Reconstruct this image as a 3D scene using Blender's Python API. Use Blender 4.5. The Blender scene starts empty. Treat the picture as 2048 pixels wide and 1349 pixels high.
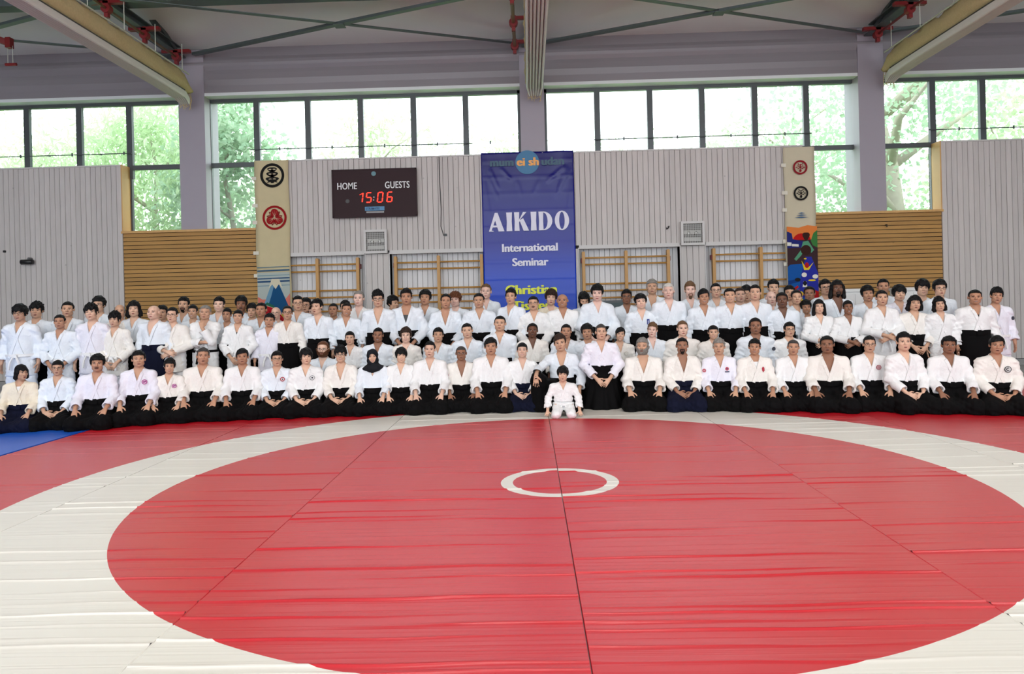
import bpy, math, random
import numpy as np
from mathutils import Vector, Matrix, Euler

random.seed(7)
rng = np.random.default_rng(7)
S = bpy.context.scene
COL = S.collection

# ------------------------------------------------------------------ camera
FPX, CAMH, CX, CY, YAW, ROLL = 1480.0, 1.55, 1024.0, 605.0, 0.023, 0.0245
Fv = np.array([-math.sin(YAW), math.cos(YAW), 0.0])
R0 = np.array([math.cos(YAW), math.sin(YAW), 0.0])
UP = np.array([0, 0, 1.0])
Rv = R0 * math.cos(ROLL) - UP * math.sin(ROLL)
Uv = UP * math.cos(ROLL) + R0 * math.sin(ROLL)
CAMP = np.array([0, 0, CAMH])
cam_data = bpy.data.cameras.new('camera')
cam_data.sensor_width = 36.0
cam_data.lens = 36.0 * FPX / 2048
cam_data.shift_y = (CY - 674.5) / 2048
cam_data.clip_end = 200
cam = bpy.data.objects.new('camera', cam_data)
COL.objects.link(cam)
cam.matrix_world = Matrix(((Rv[0], Uv[0], -Fv[0], 0), (Rv[1], Uv[1], -Fv[1], 0), (Rv[2], Uv[2], -Fv[2], CAMH), (0, 0, 0, 1)))
S.camera = cam


def at(px, py, depth):          # point measured in the photograph, at a given distance
    return CAMP + (Fv + Rv * ((px - CX) / FPX) - Uv * ((py - CY) / FPX)) * depth


# ------------------------------------------------------------------ sky, lamps, exposure
W = bpy.data.worlds.new('sky')
S.world = W
W.use_nodes = True
nt = W.node_tree
bg = nt.nodes['Background']
tc = nt.nodes.new('ShaderNodeTexCoord')
sp = nt.nodes.new('ShaderNodeSeparateXYZ')
cr = nt.nodes.new('ShaderNodeValToRGB')
nt.links.new(tc.outputs['Generated'], sp.inputs[0])
nt.links.new(sp.outputs['Z'], cr.inputs[0])
cr.color_ramp.elements[0].position = 0.0
cr.color_ramp.elements[0].color = (0.86, 0.92, 0.96, 1)
cr.color_ramp.elements[1].position = 1.0
cr.color_ramp.elements[1].color = (0.80, 0.90, 1.0, 1)
nt.links.new(cr.outputs[0], bg.inputs['Color'])
bg.inputs['Strength'].default_value = 4.2
S.view_settings.view_transform = 'Standard'
S.view_settings.look = 'None'
S.view_settings.gamma = 1
S.view_settings.use_curve_mapping = False
S.view_settings.exposure = 0.32
S.cycles.max_bounces = 6
S.cycles.diffuse_bounces = 3
S.cycles.glossy_bounces = 3
S.cycles.transparent_max_bounces = 12
S.cycles.caustics_reflective = False
S.cycles.caustics_refractive = False
for i, (lx, ly) in enumerate([(x, y) for x in (-7.5, 0, 7.5) for y in (1.5, 7.0)]):
    ld = bpy.data.lights.new('hall_lamp', 'AREA')
    ld.shape = 'RECTANGLE'
    ld.size, ld.size_y = 4.0, 0.6
    ld.energy = 110
    ld.color = (1.0, 0.97, 0.92)
    lo = bpy.data.objects.new('hall_lamp', ld)
    lo.location = (lx, ly, 7.0)
    COL.objects.link(lo)


# ------------------------------------------------------------------ materials
def lin(c):
    return tuple(((v / 255) / 12.92 if v / 255 <= 0.04045 else ((v / 255 + 0.055) / 1.055) ** 2.4) for v in c)


MATS = {}


def mat(name, rgb, rough=0.6, spec=0.5, metal=0.0, var=0.0, scale=8.0, stretch=(1, 1, 1), bump=0.0, bscale=60.0, emit=None, sheen=0.0):
    if name in MATS:
        return MATS[name]
    m = bpy.data.materials.new(name)
    m.use_nodes = True
    t = m.node_tree
    b = t.nodes['Principled BSDF']
    c = lin(rgb)
    b.inputs['Base Color'].default_value = (*c, 1)
    b.inputs['Roughness'].default_value = rough
    b.inputs['Specular IOR Level'].default_value = spec
    b.inputs['Metallic'].default_value = metal
    if sheen:
        b.inputs['Sheen Weight'].default_value = sheen
    if emit:
        b.inputs['Emission Color'].default_value = (*lin(emit[0]), 1)
        b.inputs['Emission Strength'].default_value = emit[1]
    if var or bump:
        co = t.nodes.new('ShaderNodeTexCoord')
        mp = t.nodes.new('ShaderNodeMapping')
        mp.inputs['Scale'].default_value = stretch
        t.links.new(co.outputs['Object'], mp.inputs['Vector'])
    if var:
        n = t.nodes.new('ShaderNodeTexNoise')
        n.inputs['Scale'].default_value = scale
        n.inputs['Detail'].default_value = 4
        t.links.new(mp.outputs[0], n.inputs['Vector'])
        mr = t.nodes.new('ShaderNodeMapRange')
        mr.inputs['To Min'].default_value = 1 - var
        mr.inputs['To Max'].default_value = 1 + var
        t.links.new(n.outputs['Fac'], mr.inputs['Value'])
        mx = t.nodes.new('ShaderNodeVectorMath')
        mx.operation = 'SCALE'
        mx.inputs[0].default_value = c
        t.links.new(mr.outputs[0], mx.inputs['Scale'])
        t.links.new(mx.outputs[0], b.inputs['Base Color'])
    if bump:
        n2 = t.nodes.new('ShaderNodeTexNoise')
        n2.inputs['Scale'].default_value = bscale
        n2.inputs['Detail'].default_value = 3
        t.links.new(mp.outputs[0], n2.inputs['Vector'])
        bp = t.nodes.new('ShaderNodeBump')
        bp.inputs['Strength'].default_value = bump
        bp.inputs['Distance'].default_value = 0.02
        t.links.new(n2.outputs['Fac'], bp.inputs['Height'])
        t.links.new(bp.outputs[0], b.inputs['Normal'])
    MATS[name] = m
    return m


def plank_mat(name, rgb, var, per=0.06, knots=True):
    """painted or oiled timber: grain, knots and a slightly different tone from board to board"""
    m = mat(name, rgb, rough=0.55, spec=0.35)
    t = m.node_tree
    b = t.nodes['Principled BSDF']
    N, L = t.nodes.new, t.links.new
    co = N('ShaderNodeNewGeometry')
    oi = N('ShaderNodeObjectInfo')
    no = N('ShaderNodeTexNoise')
    no.inputs['Scale'].default_value = 3.5
    no.inputs['Detail'].default_value = 5
    mp = N('ShaderNodeMapping')
    mp.inputs['Scale'].default_value = (9, 1, 0.8) if per > 0 else (0.8, 1, 9)
    L(co.outputs['Position'], mp.inputs['Vector'])
    L(mp.outputs[0], no.inputs['Vector'])
    a = N('ShaderNodeMapRange')
    a.inputs['To Min'].default_value, a.inputs['To Max'].default_value = 1 - var, 1 + var
    L(no.outputs['Fac'], a.inputs['Value'])
    a2 = N('ShaderNodeMapRange')
    a2.inputs['To Min'].default_value, a2.inputs['To Max'].default_value = 1 - abs(per), 1 + abs(per)
    L(oi.outputs['Random'], a2.inputs['Value'])
    mu = N('ShaderNodeMath')
    mu.operation = 'MULTIPLY'
    L(a.outputs[0], mu.inputs[0])
    L(a2.outputs[0], mu.inputs[1])
    vo = N('ShaderNodeTexVoronoi')
    vo.inputs['Scale'].default_value = 2.6
    L(co.outputs['Position'], vo.inputs['Vector'])
    k = N('ShaderNodeMapRange')
    k.inputs['From Min'].default_value, k.inputs['From Max'].default_value = 0.02, 0.06
    k.inputs['To Min'].default_value, k.inputs['To Max'].default_value = (0.72, 1) if knots else (1, 1)
    L(vo.outputs['Distance'], k.inputs['Value'])
    mu2 = N('ShaderNodeMath')
    mu2.operation = 'MULTIPLY'
    L(mu.outputs[0], mu2.inputs[0])
    L(k.outputs[0], mu2.inputs[1])
    mx = N('ShaderNodeVectorMath')
    mx.operation = 'SCALE'
    mx.inputs[0].default_value = lin(rgb)
    L(mu2.outputs[0], mx.inputs['Scale'])
    L(mx.outputs[0], b.inputs['Base Color'])
    return m


# ------------------------------------------------------------------ mesh helpers
def link(o, parent=None, **props):
    COL.objects.link(o)
    if parent is not None:
        o.parent = parent
    for k, v in props.items():
        if v:
            o[k] = v
    return o


def mk(name, V, Fc, m, parent=None, smooth=False, **props):
    me = bpy.data.meshes.new(name)
    me.from_pydata([tuple(map(float, v)) for v in V], [], [tuple(map(int, q)) for q in Fc])
    for x in (m if isinstance(m, (list, tuple)) else [m]):
        me.materials.append(x)
    if smooth:
        me.polygons.foreach_set('use_smooth', [True] * len(me.polygons))
    me.update()
    return link(bpy.data.objects.new(name, me), parent, **props)


def empty(name, loc, label=None, cat=None, group=None, kind=None):
    o = bpy.data.objects.new(name, None)
    o.location = loc
    o.empty_display_size = 0.1
    return link(o, None, label=label, category=cat, group=group, kind=kind)


class MB:
    """collects boxes, bars, tubes and prisms into one mesh"""
    def __init__(s):
        s.V, s.F = [], []

    def add(s, V, F):
        n = len(s.V)
        s.V += [tuple(v) for v in V]
        s.F += [tuple(i + n for i in f) for f in F]
        return s

    def box(s, x0, x1, y0, y1, z0, z1, bev=0.0):
        if bev:
            r = bev
            V, F = [], []
            prof = [(x0 + r, z0), (x1 - r, z0), (x1, z0 + r), (x1, z1 - r), (x1 - r, z1), (x0 + r, z1), (x0, z1 - r), (x0, z0 + r)]
            return s.prism(prof, y0, y1)
        V = [(x, y, z) for x in (x0, x1) for y in (y0, y1) for z in (z0, z1)]
        return s.add(V, [(0, 1, 3, 2), (4, 6, 7, 5), (0, 4, 5, 1), (2, 3, 7, 6), (0, 2, 6, 4), (1, 5, 7, 3)])

    def prism(s, pts, y0, y1):          # outline in x,z pushed along y
        n = len(pts)
        V = [(p[0], y0, p[1]) for p in pts] + [(p[0], y1, p[1]) for p in pts]
        F = [tuple(range(n)), tuple(range(2 * n - 1, n - 1, -1))]
        F += [(i, i + n, (i + 1) % n + n, (i + 1) % n) for i in range(n)]
        return s.add(V, F)

    def tube(s, pts, r, n=8, caps=True, flat=None):
        pts = [Vector(p) for p in pts]
        rs = r if isinstance(r, (list, tuple)) else [r] * len(pts)
        V, F = [], []
        ref = None
        for i, p in enumerate(pts):
            d = (pts[min(i + 1, len(pts) - 1)] - pts[max(i - 1, 0)]).normalized()
            if ref is None:
                ref = Vector((0, 0, 1)) if abs(d.z) < 0.9 else Vector((0, 1, 0))
            a = d.cross(ref).normalized()
            b = a.cross(d)
            ref = b
            for k in range(n):
                t = 2 * math.pi * k / n
                V.append(p + a * (rs[i] * math.cos(t)) + b * (rs[i] * math.sin(t)))
        for i in range(len(pts) - 1):
            for k in range(n):
                F.append((i * n + k, i * n + (k + 1) % n, (i + 1) * n + (k + 1) % n, (i + 1) * n + k))
        if caps:
            F.append(tuple(range(n - 1, -1, -1)))
            F.append(tuple((len(pts) - 1) * n + k for k in range(n)))
        return s.add(V, F)

    def build(s, name, m, parent=None, smooth=False, **props):
        return mk(name, s.V, s.F, m, parent, smooth, **props)


UNIT = {}


def board(name, x0, x1, y0, y1, z0, z1, m, parent, axis='z'):
    """one plank: a shared chamfered unit box, scaled to its own size"""
    key = (m.name, axis)
    if key not in UNIT:
        b = 0.5
        c = 0.485
        if axis == 'z':
            pts = [(-b, 0.5), (-b, 0.2), (-c, -0.5), (c, -0.5), (b, 0.2), (b, 0.5)]
            V = [(p[0], p[1], z) for z in (-0.5, 0.5) for p in pts]
        else:
            pts = [(0.5, -b), (0.2, -b), (-0.5, -c), (-0.5, c), (0.2, b), (0.5, b)]
            V = [(x, p[0], p[1]) for x in (-0.5, 0.5) for p in pts]
        n = 6
        F = [tuple(range(n)), tuple(range(2 * n - 1, n - 1, -1))] + [(i, i + n, (i + 1) % n + n, (i + 1) % n) for i in range(n)]
        me = bpy.data.meshes.new(name)
        me.from_pydata(V, [], F)
        me.materials.append(m)
        UNIT[key] = me
    o = bpy.data.objects.new(name, UNIT[key])
    o.location = ((x0 + x1) / 2, (y0 + y1) / 2, (z0 + z1) / 2)
    o.scale = (x1 - x0, y1 - y0, z1 - z0)
    return link(o, parent)


def text(name, body, size, m, parent, loc, bold=0.0, sx=1.0, shear=0.0, ext=0.002, align='CENTER', space=1.0):
    """lettering; bold thickens the upright strokes by laying shifted copies over each other"""
    c = bpy.data.curves.new(name, 'FONT')
    c.body = body
    c.size = size
    c.align_x = align
    c.align_y = 'BOTTOM_BASELINE'
    c.shear = shear
    c.extrude = ext
    c.resolution_u = 4
    c.offset = bold * .15
    c.space_character = space
    o = bpy.data.objects.new(name, c)
    COL.objects.link(o)
    dg = bpy.context.evaluated_depsgraph_get()
    me0 = bpy.data.meshes.new_from_object(o.evaluated_get(dg))
    bpy.data.objects.remove(o)
    bpy.data.curves.remove(c)
    V0 = [tuple(v.co) for v in me0.vertices]
    F0 = [tuple(q.vertices) for q in me0.polygons]
    mb = MB()
    for k_, d in enumerate((0, -1, 1, -.5, .5) if bold else (0,)):
        mb.add([(x + d * bold, y, z + .0005 * k_) for x, y, z in V0], F0)
    t = mk(name, mb.V, mb.F, m, parent)
    t.rotation_euler = (math.pi / 2, 0, 0)
    t.scale = (sx, 1, 1)
    t.location = loc
    return t


# ------------------------------------------------------------------ the hall
WY, GY = 15.9, 16.28            # face of the boarded wall, plane of the glazing
M_white = plank_mat('white_stained_boards', (202, 195, 191), 0.09, 0.05)
M_niche = plank_mat('white_stained_boards_in_recess', (222, 220, 221), 0.08, 0.05)
M_wood = plank_mat('oiled_spruce_boards', (176, 133, 74), 0.16, -0.10)
M_dark = mat('dark_gap', (38, 34, 33), 0.9)
M_plaster = mat('lavender_grey_plaster', (160, 153, 162), 0.5, 0.4, var=0.03, scale=3, bump=0.05, bscale=90)
M_ceil = mat('off_white_ceiling', (232, 232, 228), 0.7, var=0.03, scale=1.5)
M_steel = mat('grey_green_steel', (88, 98, 98), 0.42, 0.5, 0.3, var=0.06, scale=5)
M_frame = mat('grey_window_frame', (78, 82, 84), 0.4, 0.5, 0.2)
M_jamb = mat('bright_wood_lining', (205, 160, 98), 0.5, var=0.12, scale=4, stretch=(6, 1, 0.6))
M_floor = mat('grey_sports_floor', (150, 152, 150), 0.35, var=0.04, scale=2)

fl = MB().box(-18, 18, -14, 16.4, -0.12, -0.03).build('floor', M_floor, kind='structure', label='grey sports hall floor around and under the mats', category='floor')

# plinth and backing of the back wall, with the recesses for the wall bars
TOP, LEDGE, SILL = 4.72, 2.685, 3.27
NICHES = [(-6.9 + 1.6, -3.52), (-2.98, -0.86), (1.10, 3.25), (3.80, 5.86)]
wall = MB()
wall.box(-13, -8.80, WY + .03, GY + .1, -.03, TOP - .03)
wall.box(8.80, 13, WY + .03, GY + .1, -.03, TOP - .03)
wall.box(-5.86, 5.90, WY + .03, GY + .1, LEDGE, TOP - .03)
wall.box(-5.86, 5.90, WY + .26, GY + .1, -.03, LEDGE)
xs = [-5.86] + [v for n in NICHES for v in n] + [5.90]
PIERS = [(xs[i], xs[i + 1]) for i in range(0, len(xs), 2)]
for a, b in PIERS:
    if b - a > .01:
        wall.box(a, b, WY + .03, WY + .26, -.03, LEDGE)
wall.box(-8.80, -5.86, WY + .06, GY + .1, -.03, SILL - .02)
wall.box(5.90, 8.80, WY + .06, GY + .1, -.03, SILL - .02)
back = wall.build('wall_back', M_dark, kind='structure', label='back wall of white vertical boards with recesses for the wall bars', category='wall')


def boards(x0, x1, z0, z1, y, m, pitch=.1135):
    n = max(1, round((x1 - x0) / pitch))
    p = (x1 - x0) / n
    for i in range(n):
        g = .0022 + .0016 * random.random()
        board('board', x0 + i * p + g, x0 + (i + 1) * p - g, y + random.uniform(0, .003), y + .03, z0, z1, m, back)


boards(-13, -8.80, .10, TOP, WY, M_white)
boards(8.80, 13, .10, TOP, WY, M_white)
boards(-5.86, 5.90, LEDGE + .05, TOP, WY, M_white)
for a, b in PIERS:
    if b - a > .05:
        boards(a + .02, b - .02, .10, LEDGE - .02, WY, M_white)
for a, b in NICHES:
    boards(a, b, .10, LEDGE, WY + .23, M_niche)
M_trim = mat('white_painted_trim', (206, 202, 199), 0.45)
k = MB()
for a, b in NICHES:
    k.box(a, b, WY - .015, WY + .03, LEDGE - .03, LEDGE + .05)
    k.box(a - .02, a, WY - .005, WY + .24, .0, LEDGE)
    k.box(b, b + .02, WY - .005, WY + .24, .0, LEDGE)
k.build('trim_1', M_trim, kind='structure', label='white edge trim around the four wall bar recesses', category='trim')
k = MB()
for a, b in ((-13, -8.80), (-5.86, 5.9), (8.80, 13)):
    k.box(a, b, WY - .02, GY + .1, TOP, TOP + .03)
k.build('trim_2', M_trim, kind='structure', label='narrow capping strip along the top of the white boarded wall', category='trim')
k = MB()
k.box(-13, -8.8, WY - .02, WY + .03, -.03, .09).box(8.8, 13, WY - .02, WY + .03, -.03, .09)
k.build('baseboard_back', mat('grey_plinth', (150, 148, 146), .6), kind='structure', label='grey plinth at the foot of the white boards', category='baseboard')

# oiled timber panels under the two tall window slots, board by board
for i, (a, b, s) in enumerate(((-8.80, -5.86, 'between the left-hand white wall and the crest banner'), (5.90, 8.80, 'beside the sunset banner'))):
    pan = MB().box(a - .02, b + .02, WY - .03, GY - .05, SILL - .02, SILL + .03).build(f'trim_{i + 3}', M_jamb, kind='structure', category='trim', label='honey brown horizontal timber boarding under the window slot ' + s)
    z = SILL - .02
    while z > .05:
        board('board', a + .004, b - .004, WY + .02 + random.uniform(0, .004), WY + .06, max(z - .0815, -.02), z - .005, M_wood, pan, 'x')
        z -= .0875
    j = MB()
    x = a if i == 0 else b
    sg = 1 if i == 0 else -1
    j.box(min(x, x + sg * .025), max(x, x + sg * .025), WY - .02, GY - .05, SILL + .03, TOP + .03)
    j.build('jamb_lining', M_jamb, pan)

# side walls, out of the picture, closing the hall
MB().box(-17.2, -17, -14, 16.4, -.03, 8.4).build('wall_left', M_plaster, kind='structure', label='plain side wall at the left of the hall', category='wall')
MB().box(17, 17.2, -14, 16.4, -.03, 8.4).build('wall_right', M_plaster, kind='structure', label='plain side wall at the right of the hall', category='wall')
MB().box(-17, -13, WY, GY + .1, -.03, TOP + .03).box(13, 17, WY, GY + .1, -.03, TOP + .03).build('trim_9', M_plaster, kind='structure', label='plain wall pieces beyond the white boards, outside the picture', category='wall')
# columns and upper wall
for i, (a, b) in enumerate(((-7.52, -6.95), (-.09, .43), (7.12, 7.66))):
    z0 = SILL + .03 if i != 1 else TOP + .03
    MB().box(a, b, WY + .03, GY + .35, z0, 7.2).build(f'trim_{i + 5}', M_plaster, kind='structure', category='column', label=('plaster column behind the left rolled curtain', 'plaster column above the blue banner', 'plaster column behind the right rolled curtain')[i])
# softly bulged upper wall: outline in y,z
HEAD = 6.21
prof = [(GY - .03, HEAD), (WY + .06, HEAD), (WY + .06, 6.42), (WY + .045, 6.55), (WY + .06, 6.68), (WY + .075, 6.76), (WY + .04, 6.84), (WY + .02, 6.90), (WY + .04, 6.97), (WY + .09, 7.05), (WY + .09, 7.35), (GY + .35, 7.35), (GY + .35, HEAD)]
X0, X1 = -17, 17
n = len(prof)
V = [(x, y, z) for x in (X0, X1) for y, z in prof]
Fs = [(i, (i + 1) % n, (i + 1) % n + n, i + n) for i in range(n)] + [tuple(range(n - 1, -1, -1)), tuple(range(n, 2 * n))]
uw = mk('wall_upper', V, Fs, mat('upper_wall_paint', (140, 134, 139), .38, .5, var=.03, scale=2), kind='structure', label='lavender grey upper wall above the window band', category='wall')
MB().box(-17, 17, WY + .045, GY - .05, HEAD - .012, HEAD + .055).build('trim_8', mat('daylit_soffit_white', (226, 230, 230), .4), kind='structure', label='white strip standing in for the daylit soffit above the window band', category='trim')  # added strip: its white stands in for outside light on the window soffit
# ceiling: rises a little from the back wall into the hall
MB().add([(-17, 16.6, 7.13), (17, 16.6, 7.13), (17, 12, 8.0), (-17, 12, 8.0), (17, -14, 8.4), (-17, -14, 8.4),
          (-17, 16.6, 7.33), (17, 16.6, 7.33), (17, 12, 8.2), (-17, 12, 8.2), (17, -14, 8.6), (-17, -14, 8.6)],
         [(0, 1, 2, 3), (3, 2, 4, 5), (7, 6, 9, 8), (8, 9, 11, 10), (0, 6, 7, 1), (4, 10, 11, 5), (0, 3, 9, 6), (3, 5, 11, 9), (2, 1, 7, 8), (4, 2, 8, 10)]).build('ceiling', M_ceil, kind='structure', label='off white hall ceiling sloping down to the windows', category='ceiling')

# ------------------------------------------------------------------ windows
gl = bpy.data.materials.new('window_glass')
gl.use_nodes = True
t = gl.node_tree
t.nodes.remove(t.nodes['Principled BSDF'])
tr = t.nodes.new('ShaderNodeBsdfTransparent')
tr.inputs[0].default_value = (.97, 1, .98, 1)
gs = t.nodes.new('ShaderNodeBsdfGlossy')
gs.inputs['Roughness'].default_value = .02
mxs = t.nodes.new('ShaderNodeMixShader')
mxs.inputs[0].default_value = .05
t.links.new(tr.outputs[0], mxs.inputs[1])
t.links.new(gs.outputs[0], mxs.inputs[2])
t.links.new(mxs.outputs[0], t.nodes['Material Output'].inputs[0])
TRANS, BOT = 4.74, 4.50
BAYS = [(-13.0, -7.52, [-12.27, -11.08, -9.90, -8.77], (-8.77, -7.52)),
        (-7.0, -.09, [-5.92, -4.78, -3.61, -2.44, -1.29], (-7.0, -5.86)),
        (.43, 7.2, [1.59, 2.74, 3.87, 5.01, 6.12], (6.0, 7.2)),
        (7.66, 13.0, [8.83, 9.90, 11.07, 12.2], (7.66, 8.80))]
for i, (a, b, mu, slot) in enumerate(BAYS):
    fr = MB()
    y0, y1 = GY - .06, GY + .02
    fr.box(a, b, y0, y1, HEAD - .085, HEAD + .02)
    fr.box(a, a + .06, y0, y1, SILL if slot[0] == a else BOT, HEAD)
    fr.box(b - .06, b, y0, y1, SILL if slot[1] == b else BOT, HEAD)
    fr.box(slot[0], slot[1], y0, y1, SILL, SILL + .06)
    e = slot[1] if slot[0] == a else slot[0]
    fr.box(e - .03, e + .03, y0, y1, SILL, TRANS)
    win = fr.build(f'window_{i + 1}', M_frame, kind='structure', category='window', label=('band window behind the left rolled curtain', 'band window above the scoreboard', 'band window between the blue banner and the sunset banner', 'band window at the far right beside the tree trunk')[i])
    for x in mu:
        MB().box(x - .062, x + .062, y0 - .01, y1, BOT, HEAD - .085, 0).build('mullion', M_frame, win)
    MB().box(slot[0], slot[1], y0 - .005, y1, TRANS - .05, TRANS + .05).build('transom', M_frame, win)
    ed = [a] + mu + [b]
    for p, q in zip(ed[:-1], ed[1:]):
        MB().box(p + .04, q - .04, GY - .02, GY - .012, BOT, HEAD - .08).build('pane', gl, win)
    MB().box(slot[0] + .04, slot[1] - .04, GY - .02, GY - .012, SILL + .05, TRANS - .04).build('pane', gl, win)
    x0, x1 = (a + 1.1, b) if slot[0] == a else (a, b - 1.2)
    x0, x1 = {0: (-13, -8.7), 1: (-6.05, -1.15), 2: (1.5, 6.2), 3: (8.7, 13)}[i]
    rod = MB().tube([(x0, GY - .12, 5.05), (x1, GY - .12, 5.05)], .011, 6)
    for x in np.arange(x0 + .1, x1, 1.16):
        rod.tube([(x, GY - .12, 5.05), (x, GY - .03, 5.05)], .012, 6)
        rod.tube([(x + .55, GY - .12, 5.02), (x + .55, GY - .12, 5.09)], .018, 6)
    rod.build('opening_rod', M_frame, win)

# ------------------------------------------------------------------ steelwork under the ceiling
def bar(mb, p, q, w, h):
    p, q = Vector(p), Vector(q)
    d = (q - p).normalized()
    s = d.cross(Vector((0, 0, 1))).normalized() * (w / 2)
    u = s.cross(d).normalized() * (h / 2)
    V = [p + s + u, p - s + u, p - s - u, p + s - u, q + s + u, q - s + u, q - s - u, q + s - u]
    mb.add(V, [(0, 1, 2, 3), (7, 6, 5, 4), (0, 4, 5, 1), (1, 5, 6, 2), (2, 6, 7, 3), (3, 7, 4, 0)])
    return mb


def angle_bar(p, q, w=.11):      # L-section
    m = MB()
    bar(m, p, q, w, .014)
    p2, q2 = Vector(p), Vector(q)
    s = (q2 - p2).normalized().cross(Vector((0, 0, 1))).normalized() * (w / 2)
    bar(m, p2 + s + Vector((0, 0, .02)), q2 + s + Vector((0, 0, .02)), .014, .05)
    return m


HX = [-14.8, -7.27, .17, 7.40, 14.8]
for i in range(4):
    g = empty('cross_brace', (0, 0, 0), 'crossed grey steel angle bars under the ceiling ' + ('beyond the left rolled curtain', 'above the scoreboard window', 'between the middle and right rolled curtains', 'beyond the right rolled curtain')[i], 'brace', 'crossed steel braces under the ceiling')
    a, b = HX[i] + .2, HX[i + 1] - .2
    angle_bar((a, 15.75, 7.03), (b, 12.86, 7.03)).build('angle_bar', M_steel, g)
    angle_bar((b, 15.75, 7.05), (a, 12.86, 7.05)).build('angle_bar', M_steel, g)
    t = MB().box((a + b) / 2 - .1, (a + b) / 2 + .1, 14.2, 14.42, 7.0, 7.015)
    t.build('joint_plate', M_steel, g)
for i, x in enumerate(HX[1:4]):
    g = empty('roof_truss', (x, 15.9, 7.0), 'grey steel roof truss over the ' + ('left', 'middle', 'right')[i] + ' rolled divider curtain', 'truss', 'steel roof trusses')
    loc = g.location.copy()

    def P(m, nm):
        o = m.build(nm, M_steel, g)
        o.location = -loc
        return o
    dx = -.25 if i == 0 else (.0 if i == 1 else .05)
    m = MB().box(x + dx - .12, x + dx + .12, -2, 15.85, 7.08, 7.10).box(x + dx - .012, x + dx + .012, -2, 15.85, 7.10, 7.24).box(x + dx - .12, x + dx + .12, -2, 15.85, 7.24, 7.26)
    P(m, 'bottom_chord')
    m = MB()
    bar(m, (x + dx + .02, 15.8, 7.12), (x + dx + .02, 13.8, 7.95), .14, .10)
    P(m, 'diagonal')
    m = MB()
    bar(m, (x + dx, 13.6, 7.95), (x + dx, 12.0, 7.2), .12, .10)
    P(m, 'diagonal')
    P(MB().box(x + dx - .2, x + dx + .2, 15.6, 15.9, 7.02, 7.05), 'bearing_plate')
g = empty('ceiling_beam', (0, 13.6, 7.25), 'dark grey steel beam crossing the hall just below the ceiling at the top', 'beam')
o = MB().box(-15, 15, -.15, .15, 0, .03).box(-15, 15, -.015, .015, .03, .27).box(-15, 15, -.15, .15, .27, .30).build('flanged_beam', M_steel, g)
for lx in (-6.2, 2.2):
    g = empty('strip_light', (lx, 13.25, 7.22), 'fluorescent strip light beside the ceiling beam ' + ('toward the left curtain' if lx < 0 else 'right of the middle curtain'), 'lamp', 'strip lights under the ceiling')
    MB().box(-.75, .75, -.08, .08, .03, .28).build('housing', M_steel, g)
    MB().tube([(-.7, 0, .012), (.7, 0, .012)], .018, 8).build('tube', mat('lit_tube', (255, 250, 225), emit=((255, 250, 225), 4)), g)

# ------------------------------------------------------------------ rolled divider curtains
M_curt = mat('white_curtain_fabric', (214, 211, 203), .6, var=.03, scale=6)
M_net = mat('cream_netting', (203, 183, 136), .85, var=.14, scale=26, bump=.5, bscale=90)
M_red = mat('dark_red_bracket', (128, 26, 28), .45)
M_rope = mat('pale_rope', (200, 205, 190), .7)
M_brass = mat('brass_shaft', (150, 126, 92), .35, .5, .7)


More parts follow.
